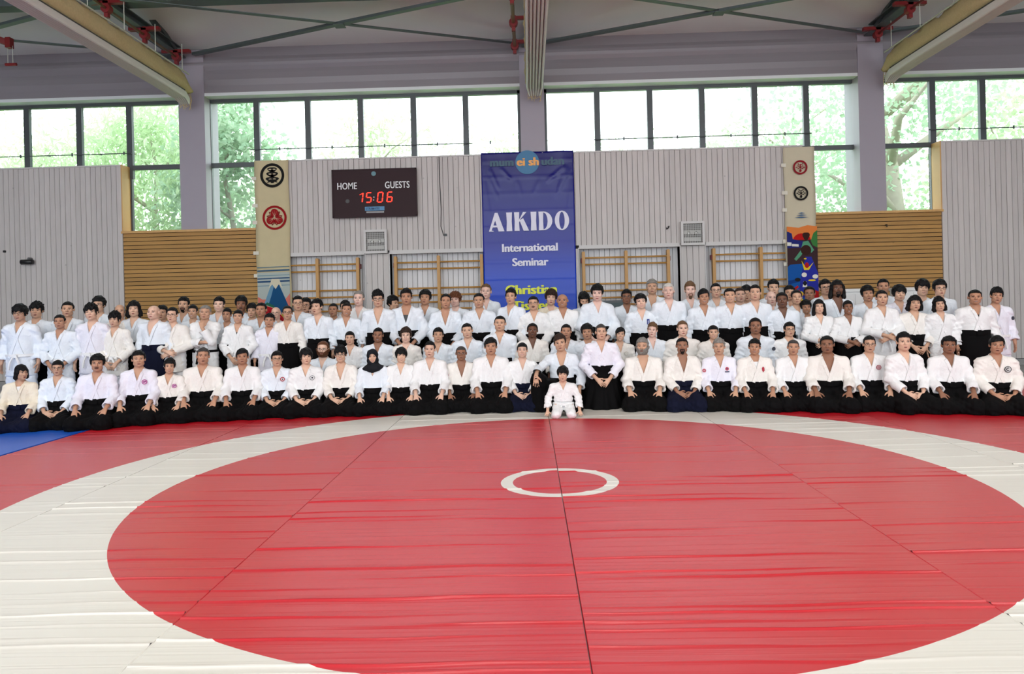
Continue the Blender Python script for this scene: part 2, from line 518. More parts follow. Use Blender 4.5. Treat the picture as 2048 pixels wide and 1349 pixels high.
def divider(i, x0, x1, side, zb, yend, label):
    """side: where the net hangs (+1 / -1); folds of fabric lie in loops along the bottom"""
    g = empty('divider_curtain', ((x0 + x1) / 2, yend, zb), label, 'curtain', 'rolled divider curtains under the ceiling')
    ox, oy, oz = g.location
    ys = [yend, yend - .25, yend - 1.2, 12, 9.5, 6.5, 2.0]
    w = (x1 - x0)
    nf = 6
    # bottom outline: hanging loops
    pts = []
    for k in range(nf):
        for a in np.linspace(math.pi, 2 * math.pi, 5)[:-1]:
            pts.append((x0 - ox + w * (k + .5) / nf + math.cos(a) * w / nf * .5, math.sin(a) * .055))
    pts.append((x1 - ox, 0))
    pts += [(x1 - ox, .08), (x0 - ox, .08)]
    V, F = [], []
    npt = len(pts)
    for j, y in enumerate(ys):
        sag = (-.0 if j else -.07)
        for (px, pz) in pts:
            f = .72 if j == 0 else 1
            V.append((px * f, y - oy, pz + sag + .012 * math.sin(y * 2.3)))
    for j in range(len(ys) - 1):
        for k in range(npt):
            F.append((j * npt + k, j * npt + (k + 1) % npt, (j + 1) * npt + (k + 1) % npt, (j + 1) * npt + k))
    F += [tuple(range(npt - 1, -1, -1)), tuple((len(ys) - 1) * npt + k for k in range(npt))]
    mk('folded_fabric', V, F, M_curt, g)
    MB().box(x0 - ox - .005, x1 - ox + .005, 2 - oy, -.3, .08, .10).build('batten', mat('dark_batten', (70, 66, 58), .6), g)
    # gathered net lying on the batten, lumpy
    ny, na = 260, 16
    V, F = [], []
    for j in range(ny):
        y = yend + .02 - (yend - 2.0) * j / (ny - 1) * 1.0
        top = .38 if j > 5 else .10 + .05 * j
        for a in range(na):
            t = 2 * math.pi * a / na
            lump = 1 + .14 * math.sin(y * 7 + a) + .12 * math.sin(y * 3.1 + a * 2.3) + .10 * math.sin(y * 17 + a * 1.7) + .12 * rng.random()
            zz = .10 + top / 2 + math.sin(t) * top / 2 * (lump if math.sin(t) > 0 else 1)
            lean = side * .06
            V.append((math.cos(t) * w * .5 * (.75 + .35 * (lump - 1)) * (1 - .45 * max(0, math.sin(t))) + lean, y - oy, zz))
    for j in range(ny - 1):
        for a in range(na):
            F.append((j * na + a, j * na + (a + 1) % na, (j + 1) * na + (a + 1) % na, (j + 1) * na + a))
    F += [tuple(range(na - 1, -1, -1)), tuple((ny - 1) * na + a for a in range(na))]
    mk('gathered_net', V, F, M_net, g, True)
    # tattered net corner hanging at the end
    m = MB()
    for k in range(10):
        x = (k / 9 - .5) * w * .8
        m.tube([(x, .01, .12), (x + .03 * math.sin(k), .03, -.05), (x + .05 * math.sin(k * 2), .02, -.2 - .05 * math.sin(k * 3))], .006, 5)
    for k in range(4):
        z = -.16 + k * .07
        m.tube([((q / 9 - .5) * w * .8, .03, z + .02 * math.sin(q + k)) for q in range(10)], .005, 5)
    m.build('net_corner', M_net, g, True)
    sx = side * w * .42
    MB().tube([(sx, y - oy, .49 + .01 * math.sin(y)) for y in (yend - .05, 13, 10, 6, 2)], .016, 6).build('rope', M_rope, g)
    for y in (15.2, 14.1, 13.0, 11.9):
        m = MB().tube([(sx, y - oy, .49), (sx, y - oy, 7.08 - oz)], .008, 6)
        m.build('hanger', M_rope, g)
    return g


divider(0, -7.34, -7.05, 1, 6.05, 15.55, 'long rolled white divider curtain with cream netting sloping toward the upper left corner')
divider(1, .05, .40, -1, 6.0, 15.55, 'rolled white divider curtain hanging end on above the blue banner')
divider(2, 7.46, 7.74, -1, 6.05, 15.55, 'long rolled white divider curtain with yellowish netting toward the upper right corner')
for i, (x, ylab) in enumerate(((-7.38, 'left'), (-.17, 'middle'), (7.40, 'right'))):
    g = empty('curtain_drive', (x, 15.6, 6.95), f'drive shaft with dark red bearing blocks beside the {ylab} rolled curtain', 'machinery', 'curtain drives under the ceiling')
    MB().tube([(0, .1, 0), (0, -12, 0)], .035 if i == 1 else .025, 10).build('shaft', M_brass if i != 2 else M_red, g, True)
    for k, dy in enumerate((0, -1.3, -2.6, -3.9)):
        m = MB()
        m.tube([(0, dy - .06, 0), (0, dy + .06, 0)], .085, 12)
        m.box(-.05, .05, dy - .05, dy + .05, .0, .13)
        m.box(-.30, .30, dy - .05, dy + .05, .085, .15) if i != 1 else m.box(-.02, .4, dy - .04, dy + .04, .06, .12)
        m.box(-.035, .035, dy - .04, dy + .04, -.16, 0)
        m.build('bearing_block', M_red, g)
g = empty('curtain_drive', (-10.35, 14.2, 6.95), 'dark red bracket arm with hanging clamp in the upper left corner', 'machinery', 'curtain drives under the ceiling')
m = MB()
bar(m, (-.5, 0, .2), (.15, .3, .0), .07, .12)
m.box(-.55, -.42, -.05, .05, -.2, .25).box(.1, .2, .22, .34, -.1, .1)
m.build('bracket_arm', M_red, g)
m = MB().tube([(.1, .3, -.05), (.1, .3, -.4)], .006, 5).tube([(.2, .3, -.05), (.2, .3, -.4)], .006, 5)
m.build('wire', M_rope, g)
MB().tube([(.05, .3, -.42), (.27, .3, -.42)], .03, 8).build('clamp', M_red, g)

# ------------------------------------------------------------------ mats
CXM, CYM = .225, 6.36
mm = mat('wrestling_mat_vinyl', (200, 24, 40), .33, .8)
t = mm.node_tree
b = t.nodes['Principled BSDF']
N, L = t.nodes.new, t.links.new
geo = N('ShaderNodeNewGeometry')
sub = N('ShaderNodeVectorMath')
sub.operation = 'SUBTRACT'
sub.inputs[1].default_value = (CXM, CYM, 0)
L(geo.outputs['Position'], sub.inputs[0])
flat = N('ShaderNodeVectorMath')
flat.operation = 'MULTIPLY'
flat.inputs[1].default_value = (1, 1, 0)
L(sub.outputs[0], flat.inputs[0])
ln = N('ShaderNodeVectorMath')
ln.operation = 'LENGTH'
L(flat.outputs[0], ln.inputs[0])


def gt(v):
    n = N('ShaderNodeMath')
    n.operation = 'GREATER_THAN'
    L(ln.outputs['Value'], n.inputs[0])
    n.inputs[1].default_value = v
    return n.outputs[0]


def op(o, a, c):
    n = N('ShaderNodeMath')
    n.operation = o
    for i, x in enumerate((a, c)):
        if isinstance(x, (int, float)):
            n.inputs[i].default_value = x
        else:
            L(x, n.inputs[i])
    return n.outputs[0]


ring = op('SUBTRACT', gt(.402), gt(.505))
band = op('SUBTRACT', gt(3.41), gt(4.49))
msk = op('ADD', ring, band)
mixc = N('ShaderNodeMix')
mixc.data_type = 'RGBA'
mixc.inputs['A'].default_value = (*lin((194, 12, 32)), 1)
mixc.inputs['B'].default_value = (*lin((226, 222, 212)), 1)
L(msk, mixc.inputs['Factor'])
L(mixc.outputs['Result'], b.inputs['Base Color'])
mp = N('ShaderNodeMapping')
mp.inputs['Scale'].default_value = (.10, 9, 1)
oi = N('ShaderNodeObjectInfo')
add = N('ShaderNodeVectorMath')
L(geo.outputs['Position'], add.inputs[0])
cmb = N('ShaderNodeCombineXYZ')
L(op('MULTIPLY', oi.outputs['Random'], 37.0), cmb.inputs['Y'])
L(cmb.outputs[0], add.inputs[1])
L(add.outputs[0], mp.inputs['Vector'])
no = N('ShaderNodeTexNoise')
no.inputs['Scale'].default_value = 1.2
no.inputs['Detail'].default_value = 2
L(mp.outputs[0], no.inputs['Vector'])
n3 = N('ShaderNodeTexNoise')
n3.inputs['Scale'].default_value = 7
L(geo.outputs['Position'], n3.inputs['Vector'])
rid = op('ABSOLUTE', op('SUBTRACT', no.outputs['Fac'], .5), 0)
hgt = op('ADD', op('MULTIPLY', op('MINIMUM', rid, .05), 1.0), op('MULTIPLY', n3.outputs['Fac'], .0))
bp = N('ShaderNodeBump')
bp.inputs['Strength'].default_value = .5
bp.inputs['Distance'].default_value = .03
L(hgt, bp.inputs['Height'])
L(bp.outputs[0], b.inputs['Normal'])
L(op('ADD', .33, op('MULTIPLY', n3.outputs['Fac'], .03)), b.inputs['Roughness'])
matroot = empty('wrestling_mat', (CXM, CYM, 0), 'red wrestling mat with a broad white ring and small white centre circle', 'mat')
for i in range(7):
    x0, x1 = (i - 3) * 2.018 + .004, (i - 2) * 2.018 - .004
    V, F = [], []
    cre = []
    c = -5.9
    while c < 5.7:                           # creases where the cover has crept into folds
        cre.append((c, rng.uniform(.006, .013), rng.uniform(.003, .0105) * (1.0 if c < .5 else .5), rng.uniform(0, 6), rng.uniform(.25, .9)))
        c += rng.uniform(.06, .24) * (1 if c < .5 else 1.3)
    yy = set(np.linspace(-6.0, 5.85, 50).round(4))
    for c, wd, am, ph, fr in cre:
        yy |= {round(c + wd * q, 4) for q in (-3, -1.4, -.7, 0, .7, 1.4, 3)}
    yy = np.array(sorted(v for v in yy if -6 <= v <= 5.85))
    ny = len(yy)
    xx = np.linspace(x0, x1, 15)
    for j, y in enumerate(yy):
        for q, x in enumerate(xx):
            u = x - x0
            h_ = sum(am * math.exp(-((y - c) / wd) ** 2) * max(0, math.sin(u * fr * 2 + ph) * .6 + .5) for c, wd, am, ph, fr in cre if abs(y - c) < .08)
            V.append((x, y + .010 * math.sin(u * 2.6 + y * 1.3) + .006 * math.sin(u * 7 + y), h_))
    nq = len(xx)
    for j in range(ny - 1):
        for q in range(nq - 1):
            a = j * nq + q
            F.append((a, a + 1, a + nq + 1, a + nq))
    nb = len(V)
    V += [(x0, -6, -.03), (x1, -6, -.03), (x1, 5.85, -.03), (x0, 5.85, -.03)]
    F += [(nb, nb + 1, nq - 1, 0), (nb + 1, nb + 2, nb - 1, nq - 1), (nb + 2, nb + 3, nb - nq, nb - 1), (nb + 3, nb, 0, nb - nq)]
    mk('mat_strip', V, F, mm, matroot, True)
M_blue = mat('blue_mat_vinyl', (22, 92, 200), .4, .5, var=.05, scale=3, bump=.06, bscale=30)
g = empty('blue_mat', (-7.0, 8, 0), 'bright blue floor mat beside the red wrestling mat at the left edge', 'mat')
for i in range(3):
    MB().box(1.13 - (i + 1) * 1.5 + .004, 1.13 - i * 1.5 - .004, -5, 3.6, -.03, 0).build('mat_panel', M_blue, g)
# ------------------------------------------------------------------ things on the wall
FY = WY - .004                  # just in front of the boards


def disc(m, cx, cz, r, y0, y1, n=40, r_in=None):
    if r_in is None:
        return m.prism([(cx + r * math.cos(2 * math.pi * k / n), cz + r * math.sin(2 * math.pi * k / n)) for k in range(n)], y0, y1)
    V, F = [], []
    for k in range(n):
        c, s = math.cos(2 * math.pi * k / n), math.sin(2 * math.pi * k / n)
        for rr in (r_in, r):
            for y in (y0, y1):
                V.append((cx + rr * c, y, cz + rr * s))
    for k in range(n):
        a, c = 4 * k, 4 * ((k + 1) % n)
        F += [(a, a + 2, c + 2, c), (a + 1, c + 1, c + 3, a + 3), (a, c, c + 1, a + 1), (a + 2, a + 3, c + 3, c + 2)]
    return m.add(V, F)


def seat(g, o):                 # parts are written in hall coordinates; move them under their thing
    o.location = Vector(o.location) - g.location
    return o


# scoreboard
M_case = mat('dark_brown_case', (46, 22, 27), .5, .2)
g = empty('scoreboard', (-3.255, WY, 3.46), 'dark brown scoreboard showing red time 15:06 on the white boards', 'scoreboard')
m = MB().prism([(-4.145, 3.46), (-2.365, 3.46), (-2.35, 3.475), (-2.35, 4.45), (-2.365, 4.465), (-4.13, 4.465), (-4.145, 4.45)], WY - .14, WY - .012)
seat(g, m.build('case', M_case))
for o in list(COL.objects)[-1:]:
    o.parent = g
m = MB().box(-4.16, -2.34, WY - .15, WY - .11, 3.445, 3.475).box(-4.16, -2.34, WY - .15, WY - .11, 4.455, 4.48).box(-4.16, -4.13, WY - .15, WY - .11, 3.46, 4.47).box(-2.37, -2.34, WY - .15, WY - .11, 3.46, 4.47)
seat(g, m.build('rim', M_case, g))
M_letter = mat('white_lettering', (232, 232, 232), .5)
M_led = mat('red_digits', (255, 50, 30), .5, emit=((255, 40, 20), 2.6))
yb = WY - .143
seat(g, text('home_lettering', 'HOME', .205, M_letter, g, (-3.835, yb, 4.055), .004, .72, space=1.06))
seat(g, text('guests_lettering', 'GUESTS', .205, M_letter, g, (-2.755, yb, 4.055), .004, .72, space=1.06))


def digit(ch, x, z, w, h, t=.022, sl=.12):
    seg = {'1': 'bc', '5': 'afgcd', '0': 'abcdef', '6': 'afgedc'}[ch]
    m = MB()
    q = {'a': (0, h, w, h), 'b': (w, h, w, h / 2), 'c': (w, h / 2, w, 0), 'd': (0, 0, w, 0), 'e': (0, 0, 0, h / 2), 'f': (0, h / 2, 0, h), 'g': (0, h / 2, w, h / 2)}
    for s in seg:
        x0, z0, x1, z1 = q[s]
        P = lambda a, c: (x + a + c * sl, z + c)
        if z0 == z1:
            m.prism([P(x0 + t * .6, z0 - t / 2), P(x1 - t * .6, z0 - t / 2), P(x1 - t * .6, z0 + t / 2), P(x0 + t * .6, z0 + t / 2)], yb - .004, yb)
        else:
            lo, hi = min(z0, z1) + t * .35, max(z0, z1) - t * .35
            m.prism([P(x0 - t / 2, lo), P(x0 + t / 2, lo), P(x0 + t / 2, hi), P(x0 - t / 2, hi)], yb - .004, yb)
    if ch == '1':
        m.prism([(x + w - .07 + h * .75 * sl, z + h * .78), (x + w + h * .7 * sl, z + h * .9), (x + w + h * sl, z + h), (x + w - .07 + h * .8 * sl, z + h * .83)], yb - .004, yb)
    return m.build('digit', M_led, g)


for ch, x in (('1', -3.62), ('5', -3.435), ('0', -3.19), ('6', -2.985)):
    seat(g, digit(ch, x, 3.765, .105, .205))
for x, z in ((-3.28, 3.80), (-3.272, 3.86)):
    seat(g, MB().box(x, x + .022, yb - .004, yb, z, z + .022).build('colon_dot', M_letter, g))
M_tag = mat('blue_maker_plate', (60, 130, 175), .4)
seat(g, MB().box(-3.46, -3.04, yb - .004, yb, 3.585, 3.67).build('maker_plate', M_tag, g))
seat(g, text('maker_name', 'STRAMATEL', .07, mat('plate_print', (12, 50, 90), .5), g, (-3.29, yb - .006, 3.603), .001, .8, .25))
m = MB().box(-3.43, -3.05, yb - .003, yb, 3.535, 3.57)
seat(g, m.build('plate_strip', mat('pale_strip', (150, 150, 150), .5), g))
seat(g, disc(MB(), -3.255, 4.375, .05, yb - .006, yb, 20).build('sensor', mat('teal_sensor', (70, 120, 130), .3), g))
seat(g, disc(MB(), -3.83, 3.80, .045, yb - .003, yb, 12).build('unlit_lamp', mat('unlit', (24, 14, 16), .4), g))

# blue seminar banner
g = empty('banner', (.04, WY - .03, 4.78), 'tall blue vinyl seminar banner hanging in the middle of the wall', 'banner')
mb_ = mat('blue_banner_vinyl', (22, 40, 150), .27, .3)
t = mb_.node_tree
b = t.nodes['Principled BSDF']
geo = t.nodes.new('ShaderNodeNewGeometry')
sx = t.nodes.new('ShaderNodeSeparateXYZ')
t.links.new(geo.outputs['Position'], sx.inputs[0])
mr = t.nodes.new('ShaderNodeMapRange')
mr.inputs['From Min'].default_value, mr.inputs['From Max'].default_value = 1.0, 4.6
t.links.new(sx.outputs['Z'], mr.inputs['Value'])
ramp = t.nodes.new('ShaderNodeValToRGB')
e = ramp.color_ramp.elements
e[0].position, e[0].color = 0, (*lin((4, 72, 200)), 1)
e[1].position, e[1].color = 1, (*lin((16, 16, 104)), 1)
n2 = e.new(.3)
n2.color = (*lin((2, 60, 190)), 1)
n2 = e.new(.5)
n2.color = (*lin((6, 22, 146)), 1)
t.links.new(mr.outputs[0], ramp.inputs[0])
t.links.new(ramp.outputs[0], b.inputs['Base Color'])
V, F = [], []
nx, nz = 64, 110
RIDGES = [(-.78, 4.45, -.58, 3.95, .016), (-.80, 4.25, -.60, 3.75, .013), (-.55, 4.45, -.30, 4.15, .016), (.85, 4.45, .42, 4.1, .018), (.95, 4.4, .62, 3.75, .015), (.88, 4.45, .66, 3.9, .013), (.3, 4.2, .12, 3.8, .008), (-.2, 4.2, -.1, 3.8, .008), (1.0, 4.3, .85, 3.3, .010), (-.9, 4.2, -.78, 3.3, .010)]


def ridge(x, z):
    s_ = 0
    for x0, z0, x1, z1, a in RIDGES:
        dx, dz = x1 - x0, z1 - z0
        t = ((x - x0) * dx + (z - z0) * dz) / (dx * dx + dz * dz)
        d = abs((x - x0) * dz - (z - z0) * dx) / math.hypot(dx, dz)
        s_ += a * math.exp(-(d / .03) ** 2) * max(0, 1 - (2 * t - 1) ** 4) if -.2 < t < 1.2 else 0
    return s_


for j in range(nz):
    z = 4.77 - 4.2 * j / (nz - 1)
    for i in range(nx):
        u = i / (nx - 1)
        x = -.955 + 1.98 * u
        top = max(0, (z - 3.2) / 1.57)
        fold = .012 * math.sin(u * 19 + z * 1.5) * top + .010 * math.sin((u - .5) * 14 + (4.8 - z) * 5 * (u - .5)) * top + .006 * math.sin(u * 5)
        cre = .006 * math.exp(-(((4.77 - z) % .36 - .18) / .02) ** 2)
        V.append((x, WY - .035 + fold - cre - ridge(x, z), z))
for j in range(nz - 1):
    for i in range(nx - 1):
        a = j * nx + i
        F.append((a, a + nx, a + nx + 1, a + 1))
nb = len(V)
V += [(v[0], WY - .01, v[2]) for v in V[:]]
for j in range(nz - 1):
    F += [(nb + j * nx, nb + (j + 1) * nx, (j + 1) * nx, j * nx), (j * nx + nx - 1, (j + 1) * nx + nx - 1, nb + (j + 1) * nx + nx - 1, nb + j * nx + nx - 1)]
for i in range(nx - 1):
    F += [(i, i + 1, nb + i + 1, nb + i), ((nz - 1) * nx + i, nb + (nz - 1) * nx + i, nb + (nz - 1) * nx + i + 1, (nz - 1) * nx + i + 1)]
seat(g, mk('banner_sheet', V, F, mb_, g, True))
yb = WY - .064
M_lav = mat('pale_lavender_print', (222, 220, 236), .4)
M_yel = mat('yellow_print', (226, 232, 30), .4)
M_teal = mat('teal_print', (10, 104, 150), .4)
M_tealdk = mat('dark_teal_print', (4, 70, 98), .4)
M_org = mat('orange_print', (236, 164, 70), .4)
seat(g, disc(MB(), .035, 4.54, .255, yb + .006, yb + .012).build('blue_disc', M_teal, g))
for s, x, c in (('mum', -.51, M_tealdk), ('ei', -.10, M_org), ('sh', .175, M_org), ('udan', .58, M_tealdk)):
    seat(g, text('logo_lettering', s, .245, c, g, (x, yb, 4.47), .012, 1.0, space=1.04))


def glyphs(word, x, z, h, w, m):
    """broad flared capitals: thick uprights, thin joins"""
    P = MB()
    st = [0]
    for ch, ww in word:
        Wd = ww * w

        def q(pts):
            st[0] += 1
            P.prism([(x + a * Wd, z + c * h) for a, c in pts], yb - .0004 * st[0], yb + .004)
        if ch == 'A':
            q([(.0, 0), (.30, 0), (.30, .03), (.17, .05), (.48, .72), (.40, 1.0)])
            q([(.40, 1.0), (.58, 1.0), (1.0, .0), (.62, 0), (.40, .62)])
            q([(.2, .22), (.75, .22), (.72, .32), (.25, .32)])
        elif ch == 'I':
            q([(0, 0), (1, 0), (.92, .5), (1, 1), (0, 1), (.08, .5)])
        elif ch == 'K':
            q([(0, 0), (.36, 0), (.33, .5), (.36, 1), (0, 1), (.03, .5)])
            q([(.33, .44), (.42, .62), (.86, 1), (.62, 1), (.33, .58)])
            q([(.37, .56), (.62, .68), (1.02, 0), (.64, 0)])
        elif ch == 'D':
            q([(0, 0), (.34, 0), (.32, .5), (.34, 1), (0, 1), (.03, .5)])
            out = [(.34 + .64 * math.sin(a), .5 - .5 * math.cos(a)) for a in np.linspace(0, math.pi, 14)]
            inn = [(.34 + .30 * math.sin(a), .5 - .45 * math.cos(a)) for a in np.linspace(0, math.pi, 14)]
            for k in range(13):
                q([out[k], out[k + 1], inn[k + 1], inn[k]])
                st[0] -= 1
        elif ch == 'O':
            for k in range(28):
                a, c = 2 * math.pi * k / 28, 2 * math.pi * (k + 1) / 28
                q([(.5 + .5 * math.cos(a), .5 + .52 * math.sin(a)), (.5 + .5 * math.cos(c), .5 + .52 * math.sin(c)), (.5 + .19 * math.cos(c), .5 + .46 * math.sin(c)), (.5 + .19 * math.cos(a), .5 + .46 * math.sin(a))])
                st[0] -= 1
        x += Wd + .045
    return P.build('title_lettering', m, g)


seat(g, glyphs((('A', .40), ('I', .15), ('K', .37), ('I', .15), ('D', .36), ('O', .37)), -.82, 3.075, .40, .83, M_lav))
seat(g, text('subtitle_lettering', 'International', .24, M_lav, g, (.045, yb, 2.635), .0095, .98))
seat(g, text('subtitle_lettering', 'Seminar', .24, M_lav, g, (.045, yb, 2.325), .0095, .98))
seat(g, text('name_lettering', 'Christian', .28, M_yel, g, (.055, yb, 1.72), .014, 1.0, space=1.06))
seat(g, text('name_lettering', 'Tissier', .28, M_yel, g, (.055, yb, 1.38), .014, 1.0, space=1.06))


# two painted cloth banners: flat print is cut as thin shapes lying on the cloth
def cloth(name, label, x0, x1, ztop, zbot, tone):
    g = empty(name, ((x0 + x1) / 2, WY - .03, ztop), label, 'banner', 'painted cloth banners')
    V, F = [], []
    nx, nz = 8, 40
    for s in (0, 1):
        for j in range(nz):
            z = ztop + (zbot - ztop) * j / (nz - 1)
            for i in range(nx):
                u = i / (nx - 1)
                V.append((x0 + (x1 - x0) * u + .008 * math.sin(z * 4), WY - .05 + .006 * math.sin(z * 3 + u * 4) + s * .02, z))
    for j in range(nz - 1):
        for i in range(nx - 1):
            a = j * nx + i
            F += [(a, a + nx, a + nx + 1, a + 1), (a + nx * nz, a + nx * nz + 1, a + nx * nz + nx + 1, a + nx * nz + nx)]
        for i in (0, nx - 1):
            a = j * nx + i
            F.append((a, a + nx * nz, a + nx * nz + nx, a + nx) if i == 0 else (a, a + nx, a + nx + nx * nz, a + nx * nz))
    seat(g, mk('cloth', V, F, mat(name + '_cloth_' + str(tone[0]), tone, .85, .2, var=.07, scale=5), g, True))
    for k in range(5):
        z = ztop - .42 - k * .52 - .09 * math.sin(k * 2.3)
        seat(g, MB().box(x0 - .06, x0 + .04 + .02 * (k % 2), WY - .065, WY - .058, z, z + .075).build('tape_tab', mat('masking_tape', (222, 216, 200), .7), g))
    return g


PY = [WY - .060]


def pr(g, nm, rgb, *polys, rough=.8):
    """print on the cloth: each outline is one flat shape"""
    m = MB()
    PY[0] -= .0006
    for p in polys:
        m.prism(p, PY[0], PY[0] + .003)
    return seat(g, m.build(nm, mat('print_%d_%d_%d' % rgb, rgb, rough, .2), g))


def ringp(g, nm, rgb, cx, cz, ro, ri):
    PY[0] -= .0006
    return seat(g, disc(MB(), cx, cz, ro, PY[0], PY[0] + .003, 36, ri).build(nm, mat('print_%d_%d_%d' % rgb, rgb, .8, .2), g))


def blob(cx, cz, rx, rz, n=16, rot=0.0, wob=0.0):
    o = []
    for k in range(n):
        a = 2 * math.pi * k / n
        r = 1 + wob * math.sin(3 * a)
        x, z = rx * r * math.cos(a), rz * r * math.sin(a)
        o.append((cx + x * math.cos(rot) - z * math.sin(rot), cz + x * math.sin(rot) + z * math.cos(rot)))
    return o


BL, RD, CRM = (26, 26, 24), (150, 22, 26), (206, 192, 160)
g = cloth('crest_banner', 'cream cloth banner with black crest, red crest and painted blue mountain', -5.86, -5.12, 4.74, .9, (204, 190, 152))
cx = -5.47
ringp(g, 'crest', BL, cx, 4.415, .262, .205)
for k, (w, z) in enumerate(((.10, 4.54), (.125, 4.44), (.14, 4.33))):
    pr(g, 'crest', BL, blob(cx, z, w, .055, 18, 0, .12), [(cx - .03, z - .08), (cx + .03, z - .08), (cx + .03, z), (cx - .03, z)])
    pr(g, 'crest', CRM, blob(cx - .045, z + .005, .035, .012, 10), blob(cx + .045, z + .005, .035, .012, 10))
pr(g, 'crest', BL, [(cx - .12, 4.255), (cx - .05, 4.33), (cx + .05, 4.33), (cx + .12, 4.255), (cx + .05, 4.275), (cx, 4.25), (cx - .05, 4.275)])
cx, cz = -5.44, 3.50
ringp(g, 'crest', RD, cx, cz, .262, .215)
for a in (90, 210, 330):
    r = math.radians(a)
    pr(g, 'crest', RD, blob(cx + .105 * math.cos(r), cz + .105 * math.sin(r), .088, .085, 18, r, .03))
    for d in (-.35, 0, .35):
        x0, z0 = cx + .02 * math.cos(r), cz + .02 * math.sin(r)
        x1, z1 = cx + .165 * math.cos(r + d), cz + .165 * math.sin(r + d)
        nx_, nz_ = -.004 * math.sin(r + d), .004 * math.cos(r + d)
        pr(g, 'crest', CRM, [(x0 + nx_, z0 + nz_), (x0 - nx_, z0 - nz_), (x1, z1)])
    r += math.pi / 3
    for sgn in (-1, 1):
        pts = [(cx + q * math.cos(r + sgn * w), cz + q * math.sin(r + sgn * w)) for q, w in ((.05, .02), (.12, .12), (.17, .32), (.14, .42))]
        m = MB().tube([(p[0], PY[0], p[1]) for p in pts], .009, 6)
        seat(g, m.build('crest', mat('print_150_22_26', RD, .8, .2), g, True))
xl, xr = -5.84, -5.14
pr(g, 'painted_sky', (176, 184, 178), [(xl, 1.0), (xr, 1.0), (xr, 2.32), (xl, 2.32)])
for k, (z, h_, c) in enumerate(((2.42, .03, (104, 130, 140)), (2.34, .045, (60, 92, 120)), (2.24, .03, (120, 150, 160)), (2.17, .04, (50, 82, 116)), (2.10, .05, (44, 76, 112)), (2.02, .03, (120, 146, 160)))):
    pr(g, 'painted_cloud', c, [(xl, z), (xr, z + .015), (xr, z + h_), (xl, z + h_ * .7)])
pr(g, 'painted_sky', (214, 120, 104), [(xl, 1.2), (xr, 1.2), (xr, 1.86), (xr - .1, 1.74), (xl + .1, 1.74), (xl, 1.8)])
pr(g, 'painted_mountain', (24, 78, 122), [(xl + .05, 1.45), (-5.50, 2.12), (-5.40, 2.12), (xr, 1.50), (xr, 1.25), (xl, 1.25)])
pr(g, 'painted_mountain', (108, 150, 176), [(xl + .12, 1.6), (-5.52, 2.12), (-5.46, 2.12), (-5.55, 1.8), (-5.62, 1.6)])
pr(g, 'painted_snow', (214, 206, 180), [(-5.60, 1.98), (-5.53, 2.18), (-5.37, 2.18), (-5.30, 1.98), (-5.38, 2.06), (-5.45, 1.96), (-5.52, 2.06)])
pr(g, 'painted_hill', (44, 104, 84), [(xl, 1.30), (xl + .05, 1.55), (xl + .2, 1.68), (xl + .35, 1.60), (xl + .42, 1.4), (xl + .5, 1.1), (xl, 1.0)])
for k in range(5):
    pr(g, 'painted_hill', (150, 176, 120), [(xl + .02 + k * .05, 1.44 + k * .045 - .02 * k * k * .4), (xl + .36, 1.40 + k * .04), (xl + .36, 1.408 + k * .04), (xl + .03 + k * .05, 1.455 + k * .045 - .02 * k * k * .4)])
for k in range(6):
    pr(g, 'painted_field', ((176, 172, 40), (70, 110, 50))[k % 2], [(xl + .25, .95 + .0 * k), (xr, .95), (xr, 1.45 - k * .075), (xr - .2, 1.42 - k * .085), (xr - .42, 1.20 - k * .06)])
um = [(xl + .02, 1.58), (xl + .14, 1.62), (xl + .33, 1.55), (xl + .52, 1.38), (xl + .60, 1.24), (xl + .42, 1.24), (xl + .2, 1.34)]
pr(g, 'painted_umbrella', (216, 196, 170), [(a * 1.0 - .005, c + .012) for a, c in um])
pr(g, 'painted_umbrella', (176, 22, 34), um)
for k in range(6):
    a, c = um[1 + min(k // 2, 3)]
    x = xl + .08 + k * .08
    z = 1.58 - k * .045
    pr(g, 'painted_umbrella', (96, 8, 18), [(x, z), (x + .012, z), (x - .02 + k * .02, z - .2 + k * .012), (x - .03 + k * .02, z - .2 + k * .012)])
pr(g, 'painted_lantern', (230, 190, 40), blob(xl + .26, 1.16, .05, .09, 14))
pr(g, 'painted_figure', (226, 214, 204), blob(xl + .17, .99, .07, .09), blob(xl + .30, .97, .05, .08))
pr(g, 'painted_figure', (30, 26, 34), blob(xl + .14, 1.09, .075, .055), blob(xl + .31, 1.05, .05, .04))
pr(g, 'painted_figure', (160, 30, 44), blob(xl + .40, 1.13, .025, .07), blob(xl + .62, 1.05, .03, .08))
pr(g, 'painted_figure', (44, 52, 110), blob(xl + .45, .98, .09, .07), blob(xl + .56, .93, .08, .06))

